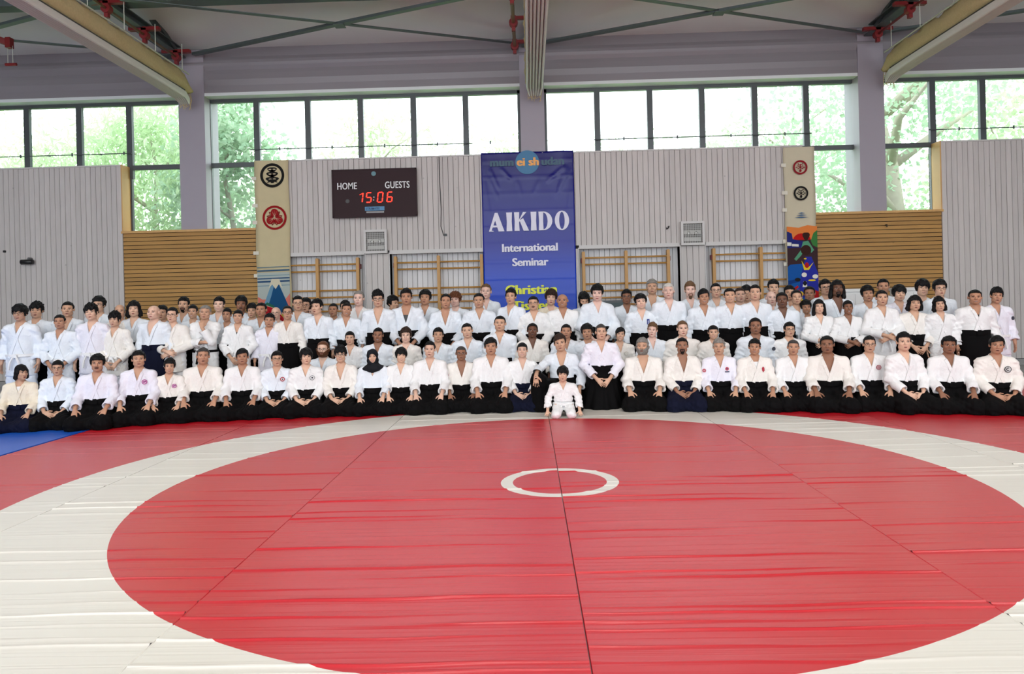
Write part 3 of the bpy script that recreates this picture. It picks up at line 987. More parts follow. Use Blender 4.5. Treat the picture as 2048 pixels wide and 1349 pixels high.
g = cloth('sunset_banner', 'cream cloth banner with two small crests, red sunset and painted warrior', 5.48, 6.13, 4.70, .9, (206, 196, 170))
for z, c in ((4.26, (140, 26, 36)), (3.71, BL)):
    ringp(g, 'crest', c, 5.81, z, .152, .115)
    for k in range(9):
        a = math.radians(-30 + k * 30)
        r_ = .078 if k % 2 else .05
        pr(g, 'crest', c, blob(5.81 + r_ * math.cos(a), z + r_ * math.sin(a), .024, .010, 8, a))
    pr(g, 'crest', c, blob(5.81, z - .07, .024, .032, 10), blob(5.81, z, .02, .03, 10), blob(5.81, z + .05, .016, .02, 8))
for k, (w, z) in enumerate(((.08, 3.285), (.115, 3.24), (.155, 3.195))):
    pr(g, 'painted_cloud', (52, 96, 140), [(5.81 - w, z), (5.81, z - .008), (5.81 + w, z), (5.81, z + .018)])
xl, xr = 5.49, 6.125
pr(g, 'painted_sky', (224, 128, 62), [(xl, 2.6), (xr, 2.6), (xr, 3.0), (xr - .2, 3.03), (xl + .25, 2.98), (xl, 3.01)])
pr(g, 'painted_sun', (186, 22, 20), [(5.80 + .19 * math.cos(a), 2.70 + .16 * math.sin(a)) for a in np.linspace(-.2, math.pi + .2, 18)])
pr(g, 'painted_mountain', (60, 40, 44), [(xl, 1.9), (xr, 1.9), (xr, 2.72), (xl, 2.72)])
pr(g, 'painted_sea', (34, 40, 112), [(xl, 2.55), (xl + .3, 2.56), (xl + .46, 2.66), (xl + .12, 2.74), (xl + .1, 2.86), (xl + .02, 2.9), (xl, 2.9)])
pr(g, 'painted_roof', (226, 222, 210), [(xl, 2.60), (xl + .09, 2.60), (xl + .09, 2.67), (xl, 2.68)], [(xl + .1, 2.59), (xl + .24, 2.58), (xl + .24, 2.63), (xl + .1, 2.64)])
pr(g, 'painted_hill', (60, 120, 60), [(xr, 2.55), (xr, 2.92), (xr - .08, 2.86), (xr - .14, 2.7), (xr - .1, 2.6)])
pr(g, 'painted_figure', (86, 150, 116), [(xl + .14, 2.32), (xl + .28, 2.5), (xl + .33, 2.68), (xl + .44, 2.70), (xl + .56, 2.5), (xl + .5, 2.44), (xl + .40, 2.56), (xl + .28, 2.38), (xl + .18, 2.28)])
pr(g, 'painted_figure', (54, 30, 24), blob(xl + .40, 2.80, .075, .085, 14, 0, .15), blob(xl + .39, 2.50, .11, .11, 14))
pr(g, 'painted_water', (20, 84, 160), [(xl, 1.0), (xl + .40, 1.0), (xl + .40, 2.22), (xl + .05, 2.20), (xl, 2.15)])
pr(g, 'painted_water', (14, 56, 122), [(xl, 1.78), (xl + .34, 1.86), (xl + .34, 1.92), (xl, 1.86)])
pr(g, 'painted_warrior', (40, 46, 150), [(xl + .28, 2.0), (xl + .38, 2.36), (xl + .5, 2.36), (xr, 2.0), (xr, 1.5), (xl + .2, 1.5)])
pr(g, 'painted_warrior', (228, 196, 40), [(xl + .29, 2.28), (xl + .34, 2.08), (xl + .44, 2.08), (xl + .54, 2.24), (xl + .46, 2.16), (xl + .40, 2.12), (xl + .36, 2.16)], blob(xl + .37, 2.32, .03, .015), blob(xl + .50, 1.86, .08, .02))
pr(g, 'painted_warrior', (176, 24, 30), blob(xl + .40, 2.18, .045, .06), [(xl + .05, 1.66), (xl + .2, 1.76), (xl + .22, 1.72), (xl + .1, 1.62)], [(xl + .08, 1.60), (xl + .24, 1.68), (xl + .24, 1.64), (xl + .1, 1.56)], [(xr - .3, 1.2), (xr, 1.2), (xr, 1.62), (xr - .1, 1.66), (xr - .25, 1.5)])
pr(g, 'painted_warrior', (232, 226, 214), blob(xl + .34, 1.98, .055, .05), blob(xl + .57, 1.94, .06, .045), [(xl + .30, 1.72), (xl + .40, 1.72), (xl + .38, 1.84), (xl + .32, 1.84)])
pr(g, 'painted_warrior', (30, 28, 30), blob(xl + .35, 1.80, .04, .05), blob(xl + .2, 1.88, .06, .04))
pr(g, 'painted_warrior', (226, 196, 60), blob(xl + .26, 1.58, .05, .055), blob(xl + .26, 1.44, .045, .05))
pr(g, 'painted_warrior', (190, 20, 30), blob(xl + .26, 1.57, .028, .03), blob(xl + .45, 1.3, .18, .2))

# wall bars
M_beech = mat('golden_beech', (190, 140, 70), .45, .5, var=.12, scale=5)
for i, (posts, where) in enumerate((((-5.32, -4.56, -3.68), 'beside the crest banner'), ((-2.86, -1.93, -1.0), 'between the vent pier and the blue banner'), ((1.19, 2.10, 3.0), 'beside the right edge of the blue banner'), ((3.97, 4.97, 5.6), 'beside the sunset banner'))):
    g = empty('wall_bars', (posts[1], WY + .12, 0), 'golden beech wall bars in the recess ' + where, 'wall bars', 'wall bars along the back wall')
    for x in posts:
        m = MB().box(x - .032, x + .032, WY - .02, WY + .10, -.03, 2.60, .012)
        seat(g, m.build('post', M_beech, g))
    lev = [2.46, 2.32] + [1.90 - .15 * k for k in range(12)]
    for z in lev:
        for a, b in zip(posts[:-1], posts[1:]):
            seat(g, MB().tube([(a, WY + (.0 if z > 2.4 else .04), z), (b, WY + (.0 if z > 2.4 else .04), z)], .019, 8).build('rung', M_beech, g, True))
    m = MB().box(posts[0] - .05, posts[0] - .02, WY + .02, WY + .16, 2.36, 2.46).box(posts[2] + .02, posts[2] + .05, WY + .02, WY + .16, 2.36, 2.46)
    seat(g, m.build('bracket', M_red, g))

# grille boxes
for i, x0 in enumerate((-3.51, 3.26)):
    x1 = x0 + .50
    g = empty('grille_box', (x0 + .25, WY, 2.67), 'white square box with wire grille on the pier ' + ('below the scoreboard' if i == 0 else 'right of the blue banner'), 'grille', 'white grille boxes')
    m = MB()
    for (a, b, c, d) in ((x0, x1, 2.67, 2.72), (x0, x1, 3.13, 3.18), (x0, x0 + .05, 2.72, 3.13), (x1 - .05, x1, 2.72, 3.13)):
        m.box(a, b, WY - .13, WY - .012, c, d)
    seat(g, m.build('frame', M_trim, g))
    seat(g, MB().box(x0 + .04, x1 - .04, WY - .03, WY - .013, 2.71, 3.14).build('backing', mat('grey_backing', (128, 126, 122), .7), g))
    for z in (2.80, 2.95):
        seat(g, MB().box(x0 + .07, x1 - .07, WY - .07, WY - .03, z - .035, z + .035).build('shelf', mat('pale_metal', (196, 194, 188), .4), g))
    for dx in (-.08, .08):
        m = MB().tube([(x0 + .25 + dx, WY - .10, 2.93), (x0 + .25 + dx, WY - .03, 2.93)], [.036, .05], 12)
        seat(g, m.build('reflector', mat('shiny_reflector', (222, 222, 216), .2, .5, .6), g, True))
    m = MB()
    for k in range(1, 11):
        x = x0 + .05 + .40 * k / 11
        m.box(x - .003, x + .003, WY - .125, WY - .119, 2.72, 3.13)
        z = 2.72 + .41 * k / 11
        m.box(x0 + .05, x1 - .05, WY - .119, WY - .113, z - .003, z + .003)
    seat(g, m.build('wire_grille', mat('grille_wire', (206, 204, 200), .4), g))

# small fittings
M_blk = mat('black_plastic', (22, 22, 24), .4)
g = empty('wall_camera', (-10.8, WY, 2.72), 'small black camera on a bracket on the left white boards', 'camera')
seat(g, MB().tube([(-10.97, WY - .12, 2.68), (-10.72, WY - .12, 2.68)], .055, 12).build('housing', M_blk, g, True))
seat(g, MB().tube([(-10.82, WY + .0, 2.76), (-10.82, WY - .11, 2.76), (-10.83, WY - .12, 2.72)], .022, 8).build('bracket', mat('grey_bracket', (120, 120, 122), .4), g, True))
g = empty('wall_socket', (-11.4, WY, 2.93), 'tiny dark fitting on the boards left of the camera', 'fitting')
seat(g, MB().box(-11.435, -11.385, WY - .03, WY - .0, 2.905, 2.955, .01).build('cover', M_blk, g))
m = MB().tube([(-1.86, WY - .012, 4.72), (-1.86, WY - .012, 4.2), (-1.84, WY - .012, 3.6), (-1.855, WY - .012, 3.22), (-1.80, WY - .012, 3.02), (-1.75, WY - .012, 3.03)], .008, 6)
g = empty('wall_cable', (-1.85, WY, 3.0), 'thin dark cable hanging down the boards between scoreboard and banner', 'cable')
seat(g, m.build('cable', M_blk, g, True))
seat(g, MB().box(-1.79, -1.73, WY - .035, WY - .003, 3.01, 3.06, .01).build('plug', M_blk, g))
g = empty('wall_hook', (3.0, WY, 3.06), 'small dark hook on the white boards beside the grille box', 'hook')
seat(g, MB().tube([(3.02, WY, 3.09), (3.02, WY - .06, 3.09), (3.0, WY - .07, 3.05), (2.97, WY - .06, 3.03), (2.97, WY - .05, 3.06)], .013, 8).build('hook', M_blk, g, True))
g = empty('wall_hook', (7.65, WY, 2.95), 'tiny dark hook on the timber boarding beside the sunset banner', 'hook')
seat(g, MB().tube([(7.62, WY + .02, 3.0), (7.62, WY - .04, 3.0), (7.62, WY - .04, 2.95)], .013, 8).build('hook', M_blk, g, True))

# furniture half hidden behind the crowd
M_cab = mat('white_laminate', (226, 226, 224), .4)
for i, (px, w) in enumerate(((1700, .55), (1815, .50))):
    c = at(px, 580, 14.6)
    g = empty('storage_cabinet', (c[0], c[1], -.03), 'white cabinet top showing against the timber boards ' + ('behind the long haired man', 'behind the mop haired smiling man')[i], 'cabinet', 'white cabinets against the timber boards')
    MB().box(-w / 2, w / 2, -.2, .2, .05, 1.62).build('carcass', M_cab, g)
    MB().box(-w / 2 - .03, w / 2 + .03, -.23, .23, 1.62, 1.68).build('top', M_cab, g)
    for s in (-1, 1):
        MB().box(s * w / 4 - w / 4 + .01, s * w / 4 + w / 4 - .01, -.215, -.2, .1, 1.58).build('door', M_cab, g)
    MB().box(-w / 2 + .02, w / 2 - .02, -.17, .17, 0, .05).build('plinth', M_dark, g)
c = at(1215, 608, 14.9)
g = empty('display_board', (c[0], c[1], -.03), 'dark green board with grey frame behind the pale man looking down', 'board')
MB().box(-.36, .36, -.02, .02, .55, 1.52).build('panel', mat('dark_green_panel', (58, 76, 78), .4), g)
m = MB().box(-.40, .40, -.03, .03, 1.52, 1.57).box(-.40, -.36, -.03, .03, 0, 1.52).box(.36, .40, -.03, .03, 0, 1.52).box(-.4, .4, -.03, .03, .5, .55)
m.box(-.42, -.34, -.25, .25, 0, .04).box(.34, .42, -.25, .25, 0, .04)
m.build('frame', M_frame, g)

# ------------------------------------------------------------------ trees outside
M_leaf = [mat('leaf_bright', (196, 218, 170), .5, .4, var=.25, scale=3), mat('leaf_pale', (216, 232, 206), .5, .4, var=.2, scale=3), mat('leaf_deep', (150, 182, 150), .5, .4, var=.25, scale=3)]
for m in M_leaf:
    b = m.node_tree.nodes['Principled BSDF']
    tr = m.node_tree.nodes.new('ShaderNodeBsdfTranslucent')
    tr.inputs[0].default_value = (.62, .72, .53, 1)
    mx = m.node_tree.nodes.new('ShaderNodeMixShader')
    mx.inputs[0].default_value = .4
    m.node_tree.links.new(b.outputs[0], mx.inputs[1])
    m.node_tree.links.new(tr.outputs[0], mx.inputs[2])
    m.node_tree.links.new(mx.outputs[0], m.node_tree.nodes['Material Output'].inputs[0])
M_bark = mat('pale_bark', (176, 168, 152), .9, .2, var=.2, scale=5)
mk('ground_outside', [(-60, 16.7, -.5), (60, 16.7, -.5), (60, 80, -.5), (-60, 80, -.5)], [(0, 1, 2, 3)], mat('lawn', (110, 140, 80), .9, var=.2, scale=1), kind='structure', label='grassy ground outside behind the hall', category='ground')


def tree(x, y, h, rad, nleaf, lm, lsize, frond, label, trunk_r=.16, seed=0, lean=0.0):
    r = np.random.default_rng(seed)
    g = empty('tree', (x, y, -.5), label, 'tree', 'trees outside the windows')
    pts = [(lean * h * k / 6 + .15 * math.sin(k * 1.3 + seed), .1 * math.sin(k + seed), h * k / 6 * .8) for k in range(7)]
    MB().tube(pts, [trunk_r * (1 - .11 * k) for k in range(7)], 8).build('trunk', M_bark, g, True)
    cl = []
    for k in range(9):
        a = r.uniform(0, 6.28)
        p0 = Vector(pts[2 + k % 4])
        L_ = rad * r.uniform(.6, 1.0)
        p1 = p0 + Vector((math.cos(a) * L_ * .5, math.sin(a) * L_ * .4, L_ * .35))
        p2 = p1 + Vector((math.cos(a + .4) * L_ * .5, math.sin(a + .4) * L_ * .4, L_ * .25))
        MB().tube([p0, p1, p2], [trunk_r * .4, trunk_r * .26, trunk_r * .1], 6).build('branch', M_bark, g, True)
        cl += [p1, p2]
    cl += [Vector(pts[-1]), Vector(pts[-2])]
    while len(cl) < 46:
        u = r.normal(size=3)
        u /= np.linalg.norm(u)
        u *= r.uniform(.3, 1) ** .5
        cl.append(Vector((lean * h * .6 + u[0] * rad, u[1] * rad * .8, h * .58 + u[2] * h * .42)))
    cen = np.array([list(c) for c in cl])[r.integers(0, len(cl), nleaf)] + r.normal(size=(nleaf, 3)) * rad * .2
    d = r.normal(size=(nleaf, 3))
    d[:, 2] -= .9 if frond else .3
    d /= np.linalg.norm(d, axis=1)[:, None]
    s = np.cross(d, r.normal(size=(nleaf, 3)))
    s /= np.linalg.norm(s, axis=1)[:, None]
    ln_ = lsize * r.uniform(.6, 1.3, nleaf)[:, None]
    wd = ln_ * (.16 if frond else .36)
    nrm = np.cross(d, s)
    V = np.stack([cen, cen + d * ln_ * .5 + s * wd + nrm * ln_ * .08, cen + d * ln_ - nrm * ln_ * .12, cen + d * ln_ * .5 - s * wd + nrm * ln_ * .08], 1).reshape(-1, 3)
    F = np.arange(nleaf * 4).reshape(-1, 4)
    me = bpy.data.meshes.new('foliage')
    me.from_pydata(V.tolist(), [], F.tolist())
    me.materials.append(lm)
    link(bpy.data.objects.new('foliage', me), g, kind='stuff')
    return g


tree(-15.5, 23.0, 8.6, 2.6, 8500, M_leaf[0], .26, True, 'bright green feathery tree behind the leftmost window', .14, 1)
tree(-11.0, 21.5, 9.2, 2.3, 8500, M_leaf[0], .25, True, 'drooping bamboo like tree seen through the slot left of the left column', .12, 2)
tree(-12.2, 28.0, 10.5, 3.2, 6500, M_leaf[1], .28, True, 'pale tree standing behind the drooping bamboo like tree', .2, 3)
tree(-8.3, 20.5, 8.6, 1.7, 8000, M_leaf[2], .18, False, 'deep green broad leaved tree right of the left column', .14, 4)
tree(-5.6, 27.0, 10.2, 2.6, 3200, M_leaf[0], .3, True, 'feathery tree above the scoreboard', .12, 5)
tree(-.9, 27.0, 9.6, 2.0, 2000, M_leaf[0], .28, True, 'faint pale tree just left of the middle column', .12, 6)
tree(3.4, 29.0, 9.8, 2.2, 1500, M_leaf[0], .28, True, 'faint thin tree right of the middle column', .1, 7)
tree(6.4, 26.0, 9.6, 1.8, 1100, M_leaf[1], .26, False, 'thin light tree behind the sunset banner', .1, 11)
tree(9.3, 27.0, 11.0, 2.8, 4200, M_leaf[1], .19, False, 'light leaved tree left of the right column', .14, 8)
tree(11.6, 22.6, 11.0, 3.4, 5400, M_leaf[2], .19, False, 'thick pale trunked tree behind the right column', .42, 9, -.10)
tree(16.2, 24.0, 10.0, 3.4, 6500, M_leaf[0], .21, False, 'leafy tree filling the far right window', .2, 10)
# ------------------------------------------------------------------ people: bodies and clothes grown as smooth distance fields
class Fld:
    def __init__(s, lo, hi, h):
        s.lo, s.h = np.array(lo, float), h
        s.n = np.ceil((np.array(hi) - s.lo) / h).astype(int) + 1
        s.ax = [s.lo[i] + h * np.arange(s.n[i]) for i in range(3)]
        s.A = np.full(s.n, 1.0, np.float32)

    def sl(s, lo, hi):
        a = np.clip(np.floor((np.array(lo) - s.lo) / s.h).astype(int), 0, s.n - 1)
        b = np.clip(np.ceil((np.array(hi) - s.lo) / s.h).astype(int) + 1, 1, s.n)
        ix = tuple(slice(i, max(j, i + 1)) for i, j in zip(a, b))
        return ix, s.ax[0][ix[0]][:, None, None], s.ax[1][ix[1]][None, :, None], s.ax[2][ix[2]][None, None, :]

    def put(s, d, ix, k, sub=False):
        a = s.A[ix]
        if sub:
            d = -d
            h = np.maximum(k - np.abs(a - d), 0) / k if k else 0
            s.A[ix] = np.maximum(a, d) + h * h * k * .25
        else:
            h = np.maximum(k - np.abs(a - d), 0) / k if k else 0
            s.A[ix] = np.minimum(a, d) - h * h * k * .25

    def ell(s, c, r, k=.01, sub=False):
        c, r = np.array(c, float), np.array(r, float)
        m = k + 2 * s.h + .02
        ix, X, Y, Z = s.sl(c - r - m, c + r + m)
        x, y, z = X - c[0], Y - c[1], Z - c[2]
        k0 = np.sqrt((x / r[0]) ** 2 + (y / r[1]) ** 2 + (z / r[2]) ** 2)
        k1 = np.sqrt((x / r[0] ** 2) ** 2 + (y / r[1] ** 2) ** 2 + (z / r[2] ** 2) ** 2) + 1e-9
        s.put(k0 * (k0 - 1) / k1, ix, k, sub)

    def cap(s, a, b, ra, rb=None, k=.01, sub=False, sq=(1, 1, 1)):
        rb = ra if rb is None else rb
        a, b = np.array(a, float), np.array(b, float)
        m = max(ra, rb) + k + 2 * s.h + .02
        ix, X, Y, Z = s.sl(np.minimum(a, b) - m, np.maximum(a, b) + m)
        ab = b - a
        px, py, pz = X - a[0], Y - a[1], Z - a[2]
        t = np.clip((px * ab[0] + py * ab[1] + pz * ab[2]) / max(ab @ ab, 1e-9), 0, 1)
        d = np.sqrt(((px - t * ab[0]) / sq[0]) ** 2 + ((py - t * ab[1]) / sq[1]) ** 2 + ((pz - t * ab[2]) / sq[2]) ** 2) - (ra + (rb - ra) * t)
        s.put(d, ix, k, sub)

    def fn(s, f, lo, hi, k=.005, sub=False):
        ix, X, Y, Z = s.sl(lo, hi)
        s.put(f(X, Y, Z), ix, k, sub)

    def front(s, x, z, add=0.0):
        """y of the front surface (facing -y) at x,z"""
        i, q = int(round((x - s.lo[0]) / s.h)), int(round((z - s.lo[2]) / s.h))
        col = s.A[min(max(i, 0), s.n[0] - 1), :, min(max(q, 0), s.n[2] - 1)]
        w = np.nonzero(col < 0)[0]
        if len(w) == 0:
            return None
        j = w[0]
        if j == 0:
            return s.ax[1][0]
        a, b = col[j - 1], col[j]
        return s.ax[1][j - 1] + s.h * a / (a - b) + add

    def mesh(s):
        A = s.A
        ins = A < 0
        c = np.zeros(s.n - 1, np.uint8)
        for i in (0, 1):
            for j in (0, 1):
                for q in (0, 1):
                    c += ins[i:s.n[0] - 1 + i, j:s.n[1] - 1 + j, q:s.n[2] - 1 + q]
        act = (c > 0) & (c < 8)
        idx = np.full(s.n - 1, -1, np.int32)
        I = np.argwhere(act)
        idx[act] = np.arange(len(I))
        acc = np.zeros((len(I), 3))
        cnt = np.zeros(len(I))
        co = [(i, j, q) for i in (0, 1) for j in (0, 1) for q in (0, 1)]
        val = {o: A[I[:, 0] + o[0], I[:, 1] + o[1], I[:, 2] + o[2]] for o in co}
        for o in co:
            for ax in range(3):
                if o[ax] == 0:
                    p = list(o)
                    p[ax] = 1
                    va, vb = val[o], val[tuple(p)]
                    cr_ = (va < 0) != (vb < 0)
                    t = np.where(cr_, va / np.where(cr_, va - vb, 1), 0)
                    for d in range(3):
                        acc[:, d] += np.where(cr_, o[d] + (t if d == ax else 0), 0)
                    cnt += cr_
        V = (I + acc / cnt[:, None]) * s.h + s.lo
        Q = []
        for ax in range(3):
            a0 = [slice(None)] * 3
            a1 = [slice(None)] * 3
            a0[ax], a1[ax] = slice(0, -1), slice(1, None)
            x = ins[tuple(a0)] != ins[tuple(a1)]
            E = np.argwhere(x)
            u, v = [(1, 2), (2, 0), (0, 1)][ax]
            ok = (E[:, u] > 0) & (E[:, v] > 0) & (E[:, u] < s.n[u] - 1) & (E[:, v] < s.n[v] - 1)
            E = E[ok]
            if not len(E):
                continue
            fl_ = ins[E[:, 0], E[:, 1], E[:, 2]]
            q4 = []
            for du, dv in ((-1, -1), (0, -1), (0, 0), (-1, 0)):
                e = E.copy()
                e[:, u] += du
                e[:, v] += dv
                q4.append(idx[e[:, 0], e[:, 1], e[:, 2]])
            q = np.stack(q4, 1)
            q[~fl_] = q[~fl_][:, ::-1]
            Q.append(q)
        return V, np.concatenate(Q)


def coarsen(V, Q, fine, cell):
    """keep fine vertices, merge the rest (hidden under clothes or hair) on a coarse grid; returns triangles"""
    key = np.zeros(len(V), np.int64)
    nf = int(fine.sum())
    key[fine] = np.arange(nf)
    g = np.floor(V[~fine] / cell).astype(np.int64) + 1000
    kk = (g[:, 0] * 4096 + g[:, 1]) * 4096 + g[:, 2]
    u, inv = np.unique(kk, return_inverse=True)
    inv = inv.reshape(-1)
    key[~fine] = nf + inv
    NV = np.zeros((nf + len(u), 3))
    NV[:nf] = V[fine]
    w = np.zeros(len(u))
    np.add.at(w, inv, 1)
    s = np.zeros((len(u), 3))
    np.add.at(s, inv, V[~fine])
    NV[nf:] = s / w[:, None]
    q = key[Q]
    T = np.concatenate([q[:, [0, 1, 2]], q[:, [0, 2, 3]]])
    T = T[(T[:, 0] != T[:, 1]) & (T[:, 1] != T[:, 2]) & (T[:, 0] != T[:, 2])]
    T = T[np.unique(np.sort(T, 1), axis=0, return_index=True)[1]]
    return NV, T


def np_mesh(name, V, T, mats, mi=None):
    me = bpy.data.meshes.new(name)
    n, k = T.shape
    me.vertices.add(len(V))
    me.vertices.foreach_set('co', np.ascontiguousarray(V, np.float32).ravel())
    me.loops.add(n * k)
    me.loops.foreach_set('vertex_index', np.ascontiguousarray(T, np.int32).ravel())
    me.polygons.add(n)
    me.polygons.foreach_set('loop_start', np.arange(n, dtype=np.int32) * k)
    for m in mats:
        me.materials.append(m)
    if mi is not None:
        me.polygons.foreach_set('material_index', np.ascontiguousarray(mi, np.int32))
    me.polygons.foreach_set('use_smooth', np.ones(n, bool))
    me.update(calc_edges=True)
    return me


HEADZ, PIV = .67, .53           # head centre and neck pivot above the hip joint


def head_shapes(F, o, k=1.0):
    """skull, face, ears and neck around the head centre o"""
    ox, oy, oz = o
    E = lambda c, r, kk=.01, sub=False: F.ell((c[0] + ox, c[1] + oy, c[2] + oz), r, kk, sub)
    Cp = lambda a, b, ra, rb=None, kk=.01, sub=False: F.cap((a[0] + ox, a[1] + oy, a[2] + oz), (b[0] + ox, b[1] + oy, b[2] + oz), ra, rb, kk, sub)
    Cp((0, .02, -.08), (0, .035, -.22), .052, .06, .03)
    E((0, .015, .03), (.074, .094, .088), .02)
    E((0, -.028, -.042), (.060, .060, .076), .03)
    E((0, -.062, -.098), (.026, .024, .018), .03)
    for s in (-1, 1):
        E((s * .040, -.056, -.022), (.022, .022, .020), .03)
        E((s * .031, -.098, .006), (.017, .016, .010), .012, True)
        E((s * .077, .012, -.004), (.011, .020, .032), .008)
        E((s * .048, -.01, -.07), (.014, .03, .02), .03)
    Cp((-.034, -.080, .024), (.034, -.080, .024), .010, None, .014)
    Cp((0, -.084, .008), (0, -.108, -.026), .0075, .0125, .012)
    for s in (-1, 1):
        E((s * .012, -.096, -.030), (.009, .010, .008), .008)
    Cp((-.017, -.083, -.064), (.017, -.083, -.064), .0085, None, .010)
    Cp((-.013, -.082, -.076), (.013, -.082, -.076), .0085, None, .010)
    Cp((-.022, -.100, -.068), (.022, -.100, -.068), .0045, None, .006, True)


# one reference head, used to seat hair, beards, eyes and brows
HF = Fld((-.13, -.15, -.24), (.13, .15, .15), .005)
head_shapes(HF, (0, 0, 0))


def ribbon_on_face(pts, half, lift, thick=.003):
    """a small curved patch lying on the face along x,z points"""
    V, T = [], []
    for (x, z), h_ in zip(pts, half):
        y = HF.front(x, z)
        y = -.08 if y is None else y
        for dz, dy in ((-h_, .0005), (0, -lift - thick), (h_, .0005)):
            yy = HF.front(x, z + dz)
            V.append((x, (yy if yy is not None else y) + dy - lift, z + dz))
    for i in range(len(pts) - 1):
        for q in range(2):
            a = i * 3 + q
            T += [(a, a + 3, a + 4), (a, a + 4, a + 1)]
    return np.array(V), np.array(T)


def face_marks(smile, narrow):
    parts = []
    for s in (-1, 1):
        o = [-1, -.5, 0, .5, 1]
        hh = .0042 if narrow else .0056
        parts.append((1,) + ribbon_on_face([(s * .031 + .014 * a, .004 + .0015 * (1 - a * a) + .002 * s * a) for a in o], [.0014, hh * .8, hh, hh * .8, .0014], .0005))
        parts.append((2,) + ribbon_on_face([(s * .031 + .0062 * a, .0045) for a in (-1, 0, 1)], [.003, .0048, .003], .0025))
        parts.append((2,) + ribbon_on_face([(s * .031 + .015 * a, .0095 + .002 * (1 - a * a)) for a in o], [.001, .0018, .002, .0018, .001], .002))
        parts.append((2,) + ribbon_on_face([(s * (.034 + .018 * a), .0245 + .004 * (1 - a * a) - .003 * a) for a in o], [.0025, .004, .0042, .0034, .0015], .002))
    c = .008 if smile else 0.0
    w = .025 if smile else .021
    xs_ = np.linspace(-1, 1, 7)
    parts.append((3,) + ribbon_on_face([(w * a, -.0635 + c * a * a) for a in xs_], [.001, .0035, .0048, .004, .0048, .0035, .001], .001))
    parts.append((3,) + ribbon_on_face([(w * .85 * a, -.0745 + c * a * a * .9) for a in xs_], [.001, .004, .0055, .006, .0055, .004, .001], .001))
    if smile:
        parts.append((1,) + ribbon_on_face([(w * .72 * a, -.0688 + c * a * a * .9) for a in xs_], [.0008, .0026, .0034, .0036, .0034, .0026, .0008], .0022))
    else:
        parts.append((2,) + ribbon_on_face([(w * .9 * a, -.0688) for a in xs_], [.0004, .0009, .0012, .0012, .0012, .0009, .0004], .0022))
    return parts


MARKS = {(a, b): face_marks(a, b) for a in (0, 1) for b in (0, 1)}

# ---- skeletons: arm joints relative to the hip joint, for the +x side; mirrored unless a pair is given
SH = (.176, .025, .425)
ARMS = {   # elbow, wrist, finger direction, back-of-hand normal, curl
    'thigh': [((.226, -.055, .185), (.182, -.30, .025), (-.12, -.74, -.66), (.05, -.66, .75), .22)],
    'lap': [((.232, -.03, .19), (.115, -.235, -.015), (-.86, -.36, -.35), (.15, -.75, .62), .55), ((.232, -.03, .19), (.105, -.265, .0), (-.9, -.2, -.36), (.1, -.82, .5), .5)],
    'down': [((.238, .045, .165), (.245, -.03, -.085), (-.02, -.16, -1), (1, 0, 0), .4)],
    'front': [((.268, .01, .165), (.095, -.175, -.05), (-.62, -.22, -.75), (.25, -.95, .1), .5), ((.268, .01, .165), (.085, -.205, -.04), (-.66, -.16, -.72), (.25, -.95, .1), .5)],
    'cross': [((.268, -.03, .165), (.02, -.215, .045), (-.9, -.05, -.36), (.2, -.9, .35), .5), ((.268, -.03, .165), (.01, -.25, .075), (-.93, .0, -.34), (.2, -.9, .35), .5)],
    'chin': [((.165, -.20, .19), (.035, -.215, .415), (-.2, .25, .95), (.3, -.9, .2), 1.1), ((.262, -.04, .17), (-.06, -.235, .185), (-.95, .1, .1), (0, -.8, .6), .7)],
    'knee': [((.275, .0, .17), (.235, -.15, -.02), (-.1, -.5, -.85), (.3, -.8, .5), .3), ((.32, -.23, .30), (.335, -.535, .235), (.0, -.30, -.95), (.05, -.9, .42), .4)],
    'floor': [((.27, -.01, .18), (.285, -.14, -.125), (.1, -.75, -.5), (0, -.45, .85), .2)],
}


def arm_list(pose):
    a = ARMS[pose]
    out = []
    for i, s in enumerate((1, -1)):
        e, w, d, n, c = a[min(i, len(a) - 1)]
        f = lambda p: np.array((s * p[0], p[1], p[2]))
        out.append((s, f(SH), f(e), f(w), f(d), f(n), c))
    return out


def hand(F, w, d, n, side, curl, o, k=.006):
    d = d / np.linalg.norm(d)
    n = n - d * (n @ d)
    n /= np.linalg.norm(n)
    t = np.cross(d, n) * side           # towards the thumb
    P = lambda a, b, c: w + o + d * a + t * b + n * c
    for b, l in ((.026, .082), (.009, .086), (-.009, .083), (-.026, .076)):
        F.cap(P(.012, b * .6, 0), P(l, b, 0), .014, .0115, .012)
    for b, L_, sp_ in ((.028, .068, .16), (.0095, .076, .05), (-.0095, .072, -.07), (-.028, .056, -.19)):
        p = P(.084, b, 0)
        dd = d * math.cos(sp_) + t * math.sin(sp_)
        a = .25 * curl
        for q, fr in enumerate((.45, .32, .23)):
            v = dd * math.cos(a) - n * math.sin(a)
            p2 = p + v * L_ * fr
            F.cap(p, p2, .0088 - .0007 * q, .0082 - .0009 * q, .003)
            p = p2
            a += .75 * curl
    p = P(.022, .026, -.004)
    p2 = p + (d * .62 + t * .75 - n * .2) * .042
    F.cap(p, p2, .0125, .0105, .008)
    F.cap(p2, p2 + (d * .9 + t * .35 - n * (.15 + .3 * curl)) * .032, .0100, .0085, .004)


def torso_body(F, z):
    F.ell((0, .03, z + .32), (.160, .105, .19), .05)
    F.ell((0, .015, z + .12), (.145, .105, .17), .05)
    F.ell((0, .02, z + .0), (.160, .11, .12), .05)
    for s in (-1, 1):
        F.cap((s * .03, .035, z + .495), (s * .16, .03, z + .425), .045, .05, .04)


HIP = {'seiza': .25, 'kneel': .52, 'stand': .93, 'sensei': .30}


